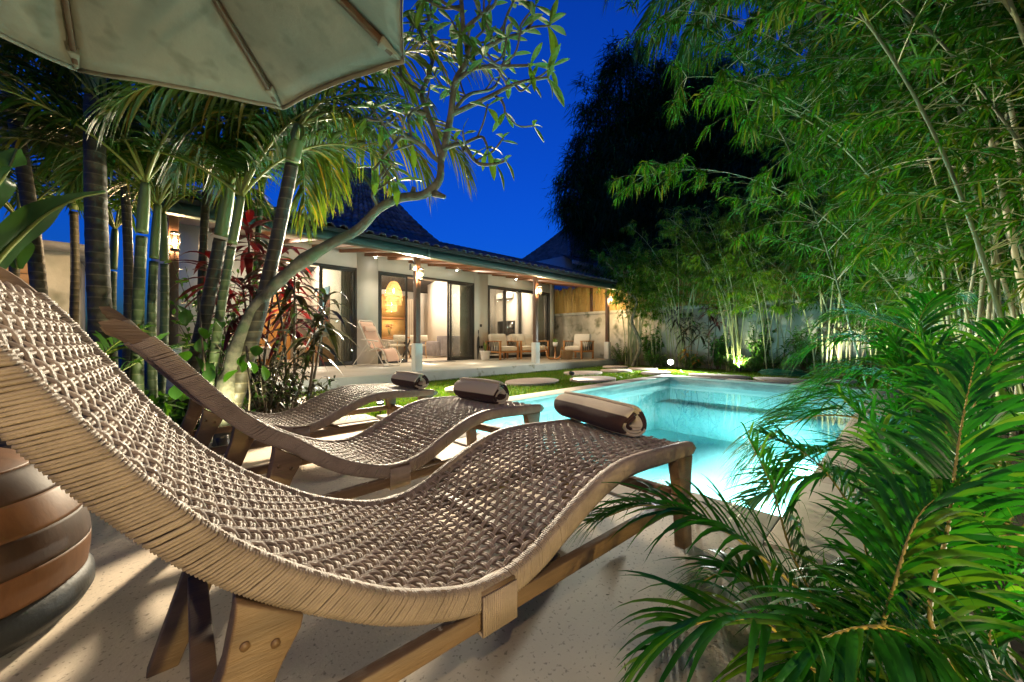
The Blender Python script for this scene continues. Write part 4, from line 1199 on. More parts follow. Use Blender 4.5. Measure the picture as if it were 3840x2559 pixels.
m_palm = leafmat('palm leaflets', (.024, .085, .010), (.06, .15, .016), .38, .34, .5, c3=(.22, .20, .03))
m_palmy = leafmat('palm leaflets yellow-lit', (.05, .11, .012), (.11, .165, .02), .38, .36, .5, c3=(.30, .20, .03))  # yellower than the other palm leaflets, yellow lamp light put into the colour
m_areca = leafmat('areca leaflets', (.010, .085, .009), (.032, .165, .015), .48, .34, .45, tcol=(1.3, 1.7, .4), c3=(.14, .22, .02))
m_stem = mat('palm rachis', (.22, .26, .05), (.16, .19, .04), .45, 6)
m_stemo = mat('golden rachis', (.42, .30, .07), (.30, .24, .05), .45, 6)
def ringmat(name, c1, c2, ring, sc=7.5):
    m, n, b = _new(name); v = coords(n)
    wv = n.nodes.new('ShaderNodeTexWave'); wv.bands_direction = 'Z'; wv.inputs['Scale'].default_value = sc / 6.2832 * 3.14; wv.inputs['Distortion'].default_value = .8; wv.inputs['Detail'].default_value = 2
    n.links.new(v, wv.inputs[0])
    t = noise(n, 6, 5, .6, v); r = ramp(n, t.outputs[0], [(.3, c1), (.7, c2)])
    rr = ramp(n, wv.outputs['Fac'], [(.955, (0, 0, 0)), (.99, (.8, .8, .8))])
    mx = n.nodes.new('ShaderNodeMix'); mx.data_type = 'RGBA'
    n.links.new(rr.outputs[0], mx.inputs[0]); n.links.new(r.outputs[0], mx.inputs[6]); mx.inputs[7].default_value = (*ring, 1)
    n.links.new(mx.outputs[2], b.inputs['Base Color']); b.inputs['Roughness'].default_value = .55
    bp = n.nodes.new('ShaderNodeBump'); bp.inputs['Strength'].default_value = .4; bp.inputs['Distance'].default_value = .01
    ad = n.nodes.new('ShaderNodeMath'); ad.operation = 'ADD'; n.links.new(wv.outputs['Fac'], ad.inputs[0]); n.links.new(noise(n, 40, 4, .6, v).outputs[0], ad.inputs[1])
    n.links.new(ad.outputs[0], bp.inputs['Height']); n.links.new(bp.outputs[0], b.inputs['Normal'])
    return m
m_trunkb = ringmat('ringed trunk brown', (.06, .05, .024), (.024, .022, .011), (.12, .10, .055))
m_trunkg = ringmat('ringed trunk green', (.085, .12, .04), (.04, .065, .02), (.16, .17, .08))
m_shaft = mat('crown shaft', (.13, .19, .06), (.085, .13, .04), .4, 3, stretch=(2, 2, .5))

def palm(label, base, top, dia, m_tr, nf, flen, ll, seed, fm=None, shaft=.5, el0=1.15, drp=1.6, group='palms left of the villa', bend=.06, az0=None, spread=2 * PI, sag=.5, lw=.03, nl=46):
    rg = np.random.default_rng(seed)
    base, top = np.array(base, float), np.array(top, float)
    t = thing('palm', label, 'palm', tuple(base), group=group)
    d = top - base; L = np.linalg.norm(d)
    f = np.linspace(0, 1, 26)[:, None]
    side = np.array([-d[1], d[0], 0]); side /= np.linalg.norm(side) + 1e-6
    P = d * f + side * bend * L * np.sin(PI * f) * (1 if seed % 2 else -1)
    # trunk rings
    zz = np.linspace(0, 1, int(L / .028)); PP = np.stack([np.interp(zz, f[:, 0], P[:, i]) for i in range(3)], 1)
    ringp = (zz * L / .135) % 1
    rad = .84 * dia / 2 * (1.12 - .24 * zz) * (1 + .045 * np.exp(-((ringp - .5) / .12) ** 2)) * (1 + .25 * np.exp(-zz * L / .12))
    cut = zz < 1 - shaft / L if shaft else zz < 2
    MB().tube(PP[cut], rad[cut], 14).build('trunk', m_tr, t, smooth=True)
    if shaft:
        q = PP[~cut]; k = np.linspace(0, 1, len(q)); MB().tube(q, dia / 2 * .84 * (1.0 + .18 * np.sin(PI * k * .8) - .35 * k), 14).build('crown_shaft', m_shaft, t, smooth=True)
    for k in range(nf):
        az = (az0 if az0 is not None else 0) + spread * (k + rg.uniform(-.3, .3)) / nf - (spread / 2 if az0 is not None else 0)
        el = el0 * rg.uniform(.55, 1.1) if k else 1.35
        for _ in range(14):
            pts = arch(d, az, el, flen * rg.uniform(.85, 1.12), drp * rg.uniform(.75, 1.2), sway=rg.uniform(-.25, .25))
            w_ = pts + base; hit = (np.hypot(w_[:, 0] + .30, w_[:, 1] - 1.96) < 1.75) & (w_[:, 2] > 1.9)
            if not hit.any(): break
            az = rg.uniform(0, 2 * PI)
        else: continue
        frond(t, pts, nl, ll, lw, fm or m_palm, m_stem, rg, drp=sag)
    return t
palm('thick ringed brown palm trunk at left directly behind the lounger backs', (*(-0.19, 4.22), -.05), (-0.27, 4.30, 3.19), .15, m_trunkb, 9, 2.2, .62, 1, bend=.01)
palm('pale green palm stem with smooth crown shaft beside the thickest trunk', (*(-0.03, 4.27), -.05), (0.01, 4.23, 2.10), .088, m_trunkg, 8, 1.7, .50, 2, bend=.015, shaft=.42, el0=1.2)
palm('dark green palm stem half hidden left of the thickest trunk', (*(-0.39, 5.52), -.05), (-0.38, 5.51, 2.70), .105, m_trunkg, 8, 1.9, .55, 3, bend=.02)
palm('thin green palm stem right of the pale one', (*(0.07, 4.66), -.05), (0.09, 4.64, 2.05), .078, m_trunkg, 7, 1.5, .48, 4, bend=.02, el0=1.2)
palm('leaning brown ringed palm right of the lit lantern', (*(0.20, 4.67), -.05), (0.57, 4.32, 2.28), .13, m_trunkb, 8, 1.7, .52, 5, bend=.02)
palm('slim leaning green palm with crown shaft before red shrub', (*(0.36, 4.03), -.05), (0.58, 3.82, 2.03), .08, m_trunkg, 8, 1.55, .48, 6, bend=.02, shaft=.4, el0=1.2)
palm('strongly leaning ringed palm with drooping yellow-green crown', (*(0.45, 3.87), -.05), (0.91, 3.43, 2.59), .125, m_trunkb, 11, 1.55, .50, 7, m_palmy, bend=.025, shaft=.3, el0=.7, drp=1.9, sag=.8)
palm('dark palm trunk leaning at the left picture edge', (*(-0.66, 5.64), -.05), (-0.94, 5.91, 3.43), .13, m_trunkb, 9, 2.0, .6, 8, bend=.02)
palm('slim palm stem just left of the lit lantern', (*(0.10, 5.33), -.05), (0.14, 5.28, 2.14), .085, m_trunkg, 7, 1.5, .45, 9, bend=.02)
palm('thin dark palm stem behind the thickest trunk', (*(-0.15, 5.98), -.05), (-0.18, 6.01, 3.12), .10, m_trunkb, 8, 1.8, .55, 10, bend=.02)
palm('dark slim palm deep behind the left clump', (*(-0.70, 7.35), -.05), (-0.65, 7.30, 2.98), .10, m_trunkb, 10, 2.1, .6, 11, bend=.02)
palm('tall slim palm behind the leaning brown one', (*(0.51, 5.90), -.05), (0.60, 5.81, 3.60), .10, m_trunkb, 10, 2.0, .6, 12, bend=.02)
palm('short palm with low fronds left of the pale stem', (*(-0.23, 6.62), -.05), (-0.25, 6.64, 2.18), .09, m_trunkg, 10, 1.9, .55, 13, bend=.02)
palm('short palm with low fronds beneath the leaning crown', (*(1.01, 5.83), -.05), (1.10, 5.75, 3.02), .09, m_trunkg, 9, 1.6, .5, 14, bend=.02)
palm('short dark palm at the far left edge', (*(-1.01, 6.82), -.05), (-0.99, 6.80, 2.18), .10, m_trunkb, 10, 2.0, .6, 16, bend=.02)
# young feather palm in front of the outbuilding
def clump(label, base, specs, ll, lw, m, seed, ms=None, group=None, nl=34, cat='palm', fold=.3, seg=6, drp=.4, r0=.008, open_=1.05, vee=.35):
    rg = np.random.default_rng(seed)
    t = thing('young_palm', label, cat, base, group=group)
    for az, el, ln, dr in specs:
        frond(t, arch((rg.uniform(-.05, .05), rg.uniform(-.05, .05), 0), az, el, ln, dr), nl, ll * rg.uniform(.9, 1.1), lw, m, ms or m_stem, rg, drp=drp, fold=fold, seg=seg, start=.28, r0=r0, open_=open_, vee=vee)
    return t
clump('young feather palm with fan of green leaves behind nearest lounger back', (*(-0.42, 4.16), .3), [(a, 1.0 + .2 * (i % 2), .9, .9) for i, a in enumerate(np.linspace(0, 5.5, 8))], .32, .026, m_palm, 31, nl=24)

# ------------------------------------------------------------------ foreground areca palm, right
def areca(label, base, rachises, seed, ll, lw, nl=30, m=m_areca, drp=.55):
    rg = np.random.default_rng(seed)
    base = np.array(base); t = thing('areca_palm', label, 'palm', tuple(base), group='areca palms right of the deck')
    for P in rachises:
        pts = catmull(np.array(P) - base, 22)
        L = np.linalg.norm(np.diff(pts, axis=0), axis=1).sum()
        frond(t, pts, max(14, int(nl * L)), ll * min(1.15, .55 + .45 * L) * rg.uniform(.95, 1.05), lw, m, m_stemo, rg, drp=drp, fold=.22, seg=7, start=.22, r0=.0075, vee=.42, open_=.95, ragged=.1)
    for k in range(4):
        a = rg.uniform(0, 6); h = rg.uniform(.15, .3)
        MB().tube([(0, 0, 0), (.05 * math.cos(a), .05 * math.sin(a), h * .5), (.1 * math.cos(a), .1 * math.sin(a), h)], [.014, .012, .008], 8).build('cane', m_stemo, t, smooth=True)
    return t
B1 = (1.15, -.22, 0)
areca('areca palm in right foreground whose frond reaches over lounger foot', B1,
      [[B1, (1.30, 0.07, 0.05), (1.23, 0.20, 0.20), (1.17, 0.37, 0.32), (1.15, 0.56, 0.33), (1.10, 0.74, 0.23)],
       [B1, (1.01, 0.14, 0.16), (0.91, 0.21, 0.27), (0.84, 0.30, 0.26), (0.80, 0.39, 0.15)],
       [B1, (1.45, -0.01, 0.13), (1.57, 0.01, 0.33), (1.67, 0.06, 0.54), (1.71, 0.16, 0.66)],
       [B1, (1.22, 0.14, 0.07), (1.19, 0.24, 0.17), (1.23, 0.34, 0.18), (1.26, 0.46, 0.08)],
       [B1, (1.34, -0.04, 0.17), (1.44, -0.07, 0.37), (1.62, -0.10, 0.57), (1.88, -0.15, 0.79)],
       [B1, (1.25, 0.04, 0.11), (1.27, 0.02, 0.27), (1.35, -0.02, 0.42), (1.56, -0.12, 0.48)],
       [B1, (1.10, -0.02, 0.26), (0.98, 0.05, 0.31), (0.88, 0.12, 0.29), (0.83, 0.17, 0.20)],
       [B1, (1.44, 0.13, -0.02), (1.41, 0.24, 0.20), (1.41, 0.30, 0.41), (1.42, 0.36, 0.53)],
       [B1, (1.53, 0.05, 0.10), (1.53, 0.12, 0.35), (1.50, 0.22, 0.49), (1.53, 0.33, 0.52)]], 41, .39, .017, 48)
B2 = (2.25, -.22, 0)
areca('areca palm beside the pool corner arching over the water', B2,
      [[B2, (2.37, -0.06, 0.26), (2.40, 0.04, 0.51), (2.41, 0.24, 0.57), (2.41, 0.46, 0.42), (2.42, 0.51, 0.25)],
       [B2, (2.43, -0.12, 0.37), (2.57, -0.11, 0.64), (2.61, -0.02, 0.88), (2.59, 0.14, 0.97)],
       [B2, (2.23, -0.07, 0.25), (2.08, 0.07, 0.40), (2.00, 0.23, 0.40), (1.90, 0.39, 0.28)],
       [B2, (2.32, -0.16, 0.40), (2.45, -0.21, 0.66), (2.59, -0.28, 0.85), (2.82, -0.36, 0.94)],
       [B2, (2.08, -0.13, 0.35), (2.07, -0.19, 0.54), (2.15, -0.26, 0.61), (2.24, -0.35, 0.59)],
       [B2, (2.55, -0.10, 0.28), (2.64, -0.05, 0.57), (2.71, 0.10, 0.72), (2.73, 0.29, 0.69)],
       [B2, (2.17, -0.01, 0.35), (2.11, 0.11, 0.52), (2.08, 0.28, 0.52), (2.05, 0.45, 0.38), (2.05, 0.53, 0.24)],
       [B2, (2.01, 0.00, 0.24), (1.87, 0.14, 0.34), (1.76, 0.28, 0.33), (1.66, 0.41, 0.24)],
       [B2, (2.66, -0.07, 0.38), (2.72, 0.02, 0.62), (2.68, 0.20, 0.67), (2.79, 0.36, 0.58)]], 42, .42, .018, 50)
B3 = (3.55, -.35, 0)
areca('areca palm behind the right pool rim under the bamboo', B3,
      [[B3, (3.60, 0.00, 0.63), (3.65, 0.09, 0.89), (3.61, 0.26, 1.03), (3.54, 0.48, 0.94)],
       [B3, (3.62, -0.02, 0.66), (3.81, -0.06, 0.98), (4.02, -0.13, 1.14), (4.31, -0.27, 1.19)],
       [B3, (3.53, 0.06, 0.54), (3.48, 0.25, 0.62), (3.45, 0.42, 0.56), (3.44, 0.57, 0.41)],
       [B3, (3.57, 0.03, 0.63), (3.61, 0.13, 0.80), (3.55, 0.33, 0.84), (3.47, 0.55, 0.74)],
       [B3, (3.51, -0.06, 0.59), (3.65, -0.19, 0.77), (3.79, -0.33, 0.81), (3.94, -0.47, 0.72)]], 43, .48, .021, 42)
B4 = (1.45, -.75, 0)
areca('dark areca palm crowding the bottom right corner', B4,
      [[B4, (1.69, -0.11, -0.05), (1.70, -0.12, 0.14), (1.82, -0.16, 0.31), (1.97, -0.23, 0.41)],
       [B4, (1.56, -0.05, 0.02), (1.51, 0.00, 0.13), (1.53, 0.05, 0.18), (1.46, 0.12, 0.18)],
       [B4, (1.59, -0.15, 0.06), (1.62, -0.17, 0.17), (1.67, -0.22, 0.26), (1.72, -0.27, 0.27)],
       [B4, (1.39, -0.02, 0.04), (1.30, 0.02, 0.11), (1.20, 0.09, 0.14), (1.14, 0.15, 0.09)]], 44, .36, .015, 52)

# ------------------------------------------------------------------ frangipani
m_bark = mat('frangipani bark', (.18, .165, .11), (.055, .06, .036), .9, 9, .9, 22, lo=.35, hi=.65, speck=(5, (.09, .12, .06), .58, .68))
m_plu = leafmat('frangipani leaves', (.045, .11, .014), (.09, .17, .025), .3, .55, .2, tcol=(1.4, 1.5, .5), c3=(.28, .24, .05))
ft = thing('frangipani_tree', 'bent grey frangipani tree with bare forking branches in front of villa', 'tree', (*(0.52, 3.88), -.05))
FB = np.array(ft.location)
trunk = [(0.48, 3.84, 0.47), (0.56, 3.80, 0.82), (0.67, 3.73, 1.12), (0.81, 3.60, 1.34), (0.95, 3.46, 1.50), (1.11, 3.31, 1.64), (1.27, 3.11, 1.76), (1.37, 2.98, 1.91), (1.47, 2.82, 1.98), (1.60, 2.62, 2.00), (1.66, 2.54, 2.09), (1.67, 2.53, 2.25)]
P = catmull(np.array(trunk) - FB, 60)
P[0, 2] = -.02
rad = np.interp(np.linspace(0, 1, 60), [0, .1, .45, .8, 1], [.075, .060, .046, .034, .028])
rg = np.random.default_rng(3)
rad *= 1 + .09 * np.interp(np.arange(60), np.arange(0, 60, 3), rg.normal(0, 1, 20))
MB().tube(P, rad, 14).build('trunk', m_bark, ft, smooth=True)
for a, c in (((1545, 735), (1552, 700)), ((1632, 735), (1672, 742)), ((1415, 790), (1400, 765))):
    A, B = [np.array([0, 0, 0.])] * 2
for (p0, p1) in (((1.54, 2.74, 1.99), (1.54, 2.71, 2.06)), ((1.64, 2.58, 2.00), (1.69, 2.50, 1.96))):
    MB().tube([np.array(p0) - FB, (np.array(p0) + np.array(p1)) / 2 - FB, np.array(p1) - FB], [.03, .022, .016], 10).build('stub', m_bark, ft, smooth=True)
BR = [  # (points, r0, r1) main forks
    ([(1.67, 2.53, 2.25), (1.71, 2.45, 2.59), (1.70, 2.39, 2.80), (1.74, 2.28, 2.96), (1.69, 2.26, 3.12), (1.65, 2.23, 3.22), (1.61, 2.20, 3.37)], .030, .014),
    ([(1.71, 2.45, 2.59), (1.88, 2.15, 2.68), (1.97, 1.99, 2.73), (2.10, 1.79, 2.74)], .020, .009),
    ([(1.70, 2.39, 2.80), (1.73, 2.22, 2.83), (1.83, 1.98, 2.78), (1.90, 1.78, 2.72)], .018, .009),
    ([(1.74, 2.28, 2.96), (1.90, 2.06, 3.06), (1.99, 1.90, 3.09), (2.00, 1.82, 3.14)], .018, .009),
    ([(1.69, 2.26, 3.12), (1.81, 2.22, 3.27), (1.91, 2.18, 3.39), (1.96, 2.14, 3.56)], .016, .009),
    ([(1.67, 2.53, 2.30), (1.62, 2.61, 2.58), (1.60, 2.69, 2.81), (1.68, 2.68, 3.05), (1.72, 2.71, 3.28), (1.71, 2.80, 3.57)], .024, .011),
    ([(1.60, 2.69, 2.81), (1.48, 2.74, 2.89), (1.44, 2.78, 3.04), (1.36, 2.86, 3.17)], .014, .008),
    ([(1.60, 2.62, 2.62), (1.41, 2.74, 2.63), (1.27, 2.80, 2.51), (1.20, 2.87, 2.54)], .016, .008),
    ([(1.67, 2.53, 2.23), (1.46, 2.62, 2.38), (1.38, 2.63, 2.36), (1.32, 2.62, 2.28), (1.21, 2.72, 2.09)], .018, .008),
    ([(1.46, 2.62, 2.38), (1.45, 2.64, 2.54), (1.52, 2.64, 2.65)], .012, .008),
    ([(1.68, 2.52, 2.34), (1.71, 2.31, 2.31), (1.74, 2.15, 2.12), (1.78, 2.03, 2.09), (1.85, 1.97, 2.12)], .018, .009),
    ([(1.71, 2.31, 2.31), (1.80, 2.16, 2.34), (1.79, 2.10, 2.22)], .012, .008),
    ([(1.68, 2.68, 3.05), (1.62, 2.82, 3.22), (1.61, 2.89, 3.43), (1.68, 2.83, 3.61)], .014, .008),
    ([(1.71, 2.45, 2.59), (1.90, 2.47, 2.84), (2.11, 2.41, 2.96), (2.24, 2.42, 3.26)], .016, .008),
    ([(1.88, 2.15, 2.68), (1.90, 2.05, 2.56), (1.90, 2.05, 2.50)], .011, .007),
    ([(1.65, 2.23, 3.22), (1.52, 2.28, 3.24), (1.44, 2.29, 3.29)], .012, .008),
    ([(1.90, 2.06, 3.06), (1.88, 2.00, 3.18), (1.89, 1.93, 3.26)], .012, .008),
    ([(1.37, 2.98, 1.91), (1.30, 2.92, 2.01), (1.34, 2.81, 2.16), (1.37, 2.78, 2.24)], .016, .009),
]
tips = []
for pts, r0, r1 in BR:
    q = catmull(np.array(pts) - FB, 8 * len(pts))
    q += np.interp(np.arange(len(q)), np.arange(0, len(q), 4), rg.normal(0, .008, len(range(0, len(q), 4))))[:, None] * np.array([1, .6, .8])
    MB().tube(q, np.linspace(r0, r1, len(q)), 9).build('branch', m_bark, ft, smooth=True)
    tips.append((q[-1], unit(q[-1] - q[-3])))
    L = np.linalg.norm(np.diff(q, axis=0), axis=1).sum()
    for k in range(int(L / .17)):
        i = rg.integers(len(q) // 4, len(q) - 1); d = unit(q[i + 1] - q[i])
        dv = unit(d * .6 + rg.normal(0, .55, 3) + np.array([0, 0, .15]))
        ln = rg.uniform(.12, .34)
        tw = np.array([q[i], q[i] + dv * ln * .55 + rg.normal(0, .02, 3), q[i] + dv * ln + np.array([0, 0, .05]) + rg.normal(0, .02, 3)])
        tw = catmull(tw, 8); MB().tube(tw, np.linspace(r1 * .9, .0065, 8), 7).build('twig', m_bark, ft, smooth=True)
        tips.append((tw[-1], unit(tw[-1] - tw[-3])))
def leafmesh(L, W, curl, seed):
    P = []
    for f in np.linspace(0, 1, 9):
        w = W / 2 * (.10 + .9 * math.sin(PI * min(1, f ** 1.25)) ** .8) if f < 1 else .002
        z = -curl * L * f * f
        P.append([(L * f, s * w, z + abs(s) * w * .28) for s in (-1, -.5, 0, .5, 1)])
    return MB().grid(np.array(P)).mesh('leaf', True)
plm = [leafmesh(.155 + .02 * k, .046 + .005 * k, .06 + .09 * k, k) for k in range(4)]
for me in plm: me.materials.append(m_plu)
nleaf = 0
for tp, d in tips:
    n = int(rg.integers(3, 6))
    for k in range(n):
        if nleaf >= 298: break
        a = 2 * PI * (k + rg.uniform(-.2, .2)) / n
        ref = unit(np.cross(d, [0, 0, 1.]) + 1e-3); v2 = np.cross(d, ref)
        dv = unit(d * rg.uniform(.25, .8) + (ref * math.cos(a) + v2 * math.sin(a)) + np.array([0, 0, -.22]))
        o = link('leaf', plm[rg.integers(4)], None, ft, loc=tuple(tp - d * rg.uniform(0, .03)))
        o.rotation_euler = Vector(dv).to_track_quat('X', 'Z').to_euler(); s_ = rg.uniform(.6, 1.05); o.scale = (s_, s_, s_)
        nleaf += 1
# ------------------------------------------------------------------ bamboo
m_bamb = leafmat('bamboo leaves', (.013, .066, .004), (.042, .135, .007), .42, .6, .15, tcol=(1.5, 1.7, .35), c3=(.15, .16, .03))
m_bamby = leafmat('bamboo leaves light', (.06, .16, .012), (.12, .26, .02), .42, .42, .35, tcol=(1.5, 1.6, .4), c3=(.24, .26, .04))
m_bambd = leafmat('bamboo leaves dark', (.012, .035, .012), (.022, .055, .018), .25, .5, .3)
m_culm = mat('bamboo culm', (.34, .34, .17), (.20, .22, .09), .45, 3, .1, 40, stretch=(3, 3, .6), lo=.3, hi=.7)
m_culmp = mat('pale bamboo culm', (.44, .40, .27), (.28, .26, .15), .5, 4, .12, 40, stretch=(3, 3, .8), speck=(6, (.12, .13, .06), .6, .7))
m_culmd = mat('dark bamboo culm', (.07, .09, .03), (.04, .055, .02), .45, 4, stretch=(3, 3, .8))
def bamboo(label, base, culms, seed, r, mc, ml, zmin, bl, nleaf, ll, lw, node=.3, nb=2, group=None, bup=.25, drp=.35, dens=1.0, name='bamboo_clump', mc2=None):
    """culms: list of (dx, dy, azimuth of lean, elevation, length, droop)"""
    rg = np.random.default_rng(seed)
    t = thing(name, label, 'bamboo', base, group=group)
    LP, LD, LL, brs = [], [], [], MB()
    for ci, (dx, dy, az, el, ln, dr) in enumerate(culms):
        pts = arch((dx, dy, 0), az, el, ln, dr, 40, 2.2)
        rr = r * rg.uniform(.7, 1.2)
        nn = int(ln / node); f = np.linspace(0, 1, nn * 4 + 1)
        PP = np.stack([np.interp(f, np.linspace(0, 1, 40), pts[:, i]) for i in range(3)], 1)
        rad = rr * (1 - .8 * f ** 1.3) * (1 + .16 * ((np.arange(len(f)) % 4) == 0))
        MB().tube(PP, rad, 8).build('culm', mc2 if mc2 and rg.random() < .35 else mc, t, smooth=True)
        for k in range(1, nn + 1):
            p = PP[k * 4]; T = unit(PP[min(k * 4 + 1, len(PP) - 1)] - PP[k * 4 - 1])
            if p[2] < zmin * rg.uniform(.8, 1.3): continue
            for q in range(nb):
                if rg.random() > dens: continue
                a = rg.uniform(0, 2 * PI)
                d = unit(np.array([math.cos(a), math.sin(a), bup + rg.normal(0, .25)]) + T * .35)
                L = bl * rg.uniform(.4, 1.15) * (1 - .35 * k / nn)
                bp = arch(p, math.atan2(d[1], d[0]), math.asin(np.clip(d[2], -1, 1)), L, rg.uniform(.2, .9), 6, 1.3)
                brs.tube(bp, np.linspace(.0035, .0012, 6), 3, cap=False)
                m = int(nleaf * rg.uniform(.6, 1.3))
                u = rg.uniform(.3, 1, m) ** .8
                P = np.stack([np.interp(u, np.linspace(0, 1, 6), bp[:, i]) for i in range(3)], 1)
                bd = unit(bp[-1] - bp[-2])
                # sprays: leaves grouped in little fans
                gsz = 4; g = np.repeat(rg.normal(0, .75, (m // gsz + 1, 3)), gsz, 0)[:m]
                uu = np.repeat(rg.uniform(.3, 1, m // gsz + 1), gsz)[:m]
                P = np.stack([np.interp(uu, np.linspace(0, 1, 6), bp[:, i]) for i in range(3)], 1)
                D = unit(bd + g * .9 + rg.normal(0, .45, (m, 3)) + np.array([0, 0, -.12]))
                LP.append(P); LD.append(D); LL.append(ll * rg.uniform(.55, 1.15, m))
    b = MB(); LP = np.concatenate(LP); LD = np.concatenate(LD); LL = np.concatenate(LL)
    sd = np.cross(LD, rg.normal(0, 1, LD.shape) * .6 + np.array([0, 0, 1.]))
    blades(b, LP, LD, LL, lw, drp, 2, 0, sd, base=.3)
    b.build('foliage', ml, t, kind='stuff')
    brs.build('branchlets', mc, t, kind='stuff')
    return t
rg = np.random.default_rng(77)
# giant bamboo right of the pool: culms fan up and lean out over the water
cul = []
for k in range(42):
    x = 5.4 + rg.uniform(-1.35, 1.5); y = -.75 + rg.normal(0, .38)
    cul.append((x - 5.4, y + .75, R(rg.uniform(30, 250)), R(rg.uniform(76, 88)), rg.uniform(5.0, 7.5), R(rg.uniform(15, 55))))
bamboo('tall pale bamboo grove right of the pool leaning over the water', (5.4, -.75, -.05), cul, 5, .013, m_culmp, m_bamb, 1.4, 1.2, 56, .17, .018, .30, 3, 'bamboo beside the pool', mc2=m_culmd)
cul = []
for k in range(20):
    x = 3.6 + rg.uniform(-.7, 1.0); y = -1.15 + rg.normal(0, .3)
    cul.append((x - 3.6, y + 1.15, R(rg.uniform(60, 210)), R(rg.uniform(74, 88)), rg.uniform(4.0, 6.5), R(rg.uniform(15, 60))))
bamboo('dense dark bamboo at the right picture edge', (3.6, -1.15, -.05), cul, 6, .013, m_culm, m_bamb, 1.2, .9, 44, .13, .015, .28, 3, 'bamboo beside the pool', mc2=m_culmd)
cul = [(rg.normal(0, .12), rg.normal(0, .12), R(a), R(e), l, R(dp)) for a, e, l, dp in
       ((122, 66, 4.6, 78), (140, 72, 5.0, 80), (150, 68, 4.2, 72), (132, 78, 5.6, 72), (118, 80, 5.8, 62))]
bamboo('arching bamboo whose thin tips hang against the blue sky', (6.0, -.45, -.05), cul, 7, .009, m_culm, m_bamb, .9, 1.0, 44, .16, .017, .28, 3, 'bamboo beside the pool', bup=.1, drp=.55)
cul = []
for k in range(18):
    cul.append((rg.uniform(-.7, .9), rg.normal(0, .35), R(rg.uniform(90, 200)), R(rg.uniform(70, 86)), rg.uniform(4.5, 6.5), R(rg.uniform(15, 55))))
bamboo('bamboo grove at far right pool corner', (8.1, -.9, -.05), cul, 12, .013, m_culm, m_bamb, 1.3, 1.2, 50, .16, .018, .30, 3, 'bamboo beside the pool', mc2=m_culmd)
cul = [(rg.uniform(-1.2, 1.3), rg.normal(0, .3), R(rg.uniform(60, 240)), R(rg.uniform(83, 89)), rg.uniform(4.5, 7), R(rg.uniform(4, 22))) for _ in range(34)]
bamboo('upright bamboo canes standing close at the right edge', (4.7, -.95, -.05), cul, 14, .014, m_culmp, m_bamb, 1.0, .6, 12, .14, .015, .32, 1, 'bamboo beside the pool', mc2=m_culmd)
# clumps along the far wall
def wallclump(label, base, n, rad, h, seed, ml, zmin, r=.016, nl=16, lean=180):
    g = np.random.default_rng(seed)
    cu = [(g.normal(0, rad), g.normal(0, rad), R(lean + g.uniform(-80, 80)), R(g.uniform(80, 89.5)), h * g.uniform(.7, 1.15), R(g.uniform(20, 70))) for _ in range(n)]
    bamboo(label, base, cu, seed, r, m_culm, ml, zmin, .85, nl * 2, .17, .019, .26, 3, 'bamboo clumps along the far wall', drp=.5)
wallclump('dense straight bamboo clump at far wall right of porch corner', (11.55, 6.2, -.05), 26, .16, 3.6, 21, m_bamb, 1.9, .017, 12)
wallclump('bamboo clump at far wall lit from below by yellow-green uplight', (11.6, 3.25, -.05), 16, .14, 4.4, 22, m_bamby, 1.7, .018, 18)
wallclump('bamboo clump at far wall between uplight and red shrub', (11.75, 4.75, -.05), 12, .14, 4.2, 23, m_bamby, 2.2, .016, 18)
wallclump('bamboo clump at far wall beside green hose', (11.6, 1.3, -.05), 14, .16, 4.2, 24, m_bamb, 1.6, .018, 18)
wallclump('bamboo clump at far wall rightmost behind palm fronds', (11.3, -.4, -.05), 14, .2, 4.4, 25, m_bamb, 1.2, .02, 18)

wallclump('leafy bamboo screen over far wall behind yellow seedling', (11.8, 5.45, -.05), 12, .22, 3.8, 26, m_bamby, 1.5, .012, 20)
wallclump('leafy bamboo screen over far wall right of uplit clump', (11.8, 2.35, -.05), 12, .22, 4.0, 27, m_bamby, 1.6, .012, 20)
wallclump('leafy bamboo screen over far wall above hose', (11.8, .35, -.05), 12, .25, 4.2, 28, m_bamb, 1.2, .012, 20)
# ------------------------------------------------------------------ dark trees behind the wall
m_dark = leafmat('night foliage', (.024, .062, .022), (.05, .11, .036), .25, .7, .1)
def darktree(label, base, h, blobs, n, seed, ll=.46, lw=.075):
    """blobs: (dx, dy, z, radius, height) volumes of drooping feathery foliage"""
    rg = np.random.default_rng(seed)
    t = thing('dark_tree', label, 'tree', base, group='dark trees behind the garden wall')
    MB().tube([(0, 0, 0), (.1, 0, h * .3), (0, .1, h * .6), (.05, 0, h * .95)], [.22, .16, .1, .02], 8).build('trunk', m_culmd, t)
    b = MB(); tot = sum(q[3] ** 2 * q[4] for q in blobs); br = MB()
    for dx, dy, z, r, hh in blobs:
        m = int(n * r * r * hh / tot)
        nc = max(6, m // 60)
        u = unit(rg.normal(0, 1, (nc, 3))) * (rg.uniform(.25, 1, nc) ** .45)[:, None]
        C = np.array([dx, dy, z]) + u * np.array([r, r, hh / 2]) * (1 + .12 * rg.normal(0, 1, nc))[:, None]
        ci = rg.integers(0, nc, m)
        D0 = unit(u[ci] * np.array([1, 1, .3]) + np.array([0, 0, -.15]))
        P = C[ci] + rg.normal(0, .20, (m, 3)); D = unit(D0 + rg.normal(0, .55, (m, 3)) + np.array([0, 0, -.25]))
        blades(b, P, D, ll * rg.uniform(.5, 1.2, m), lw, .4, 1, base=.6)
        for c in C[::3]: br.tube([(dx * .2, dy * .2, c[2] - r * .6), tuple(c)], [.02, .006], 3, cap=False)
    br.build('branches', m_culmd, t, kind='stuff')
    b.build('crown', m_dark, t, kind='stuff')
def lat(q, z, r, hh): return (q * SA, -q * CA, z, r, hh)
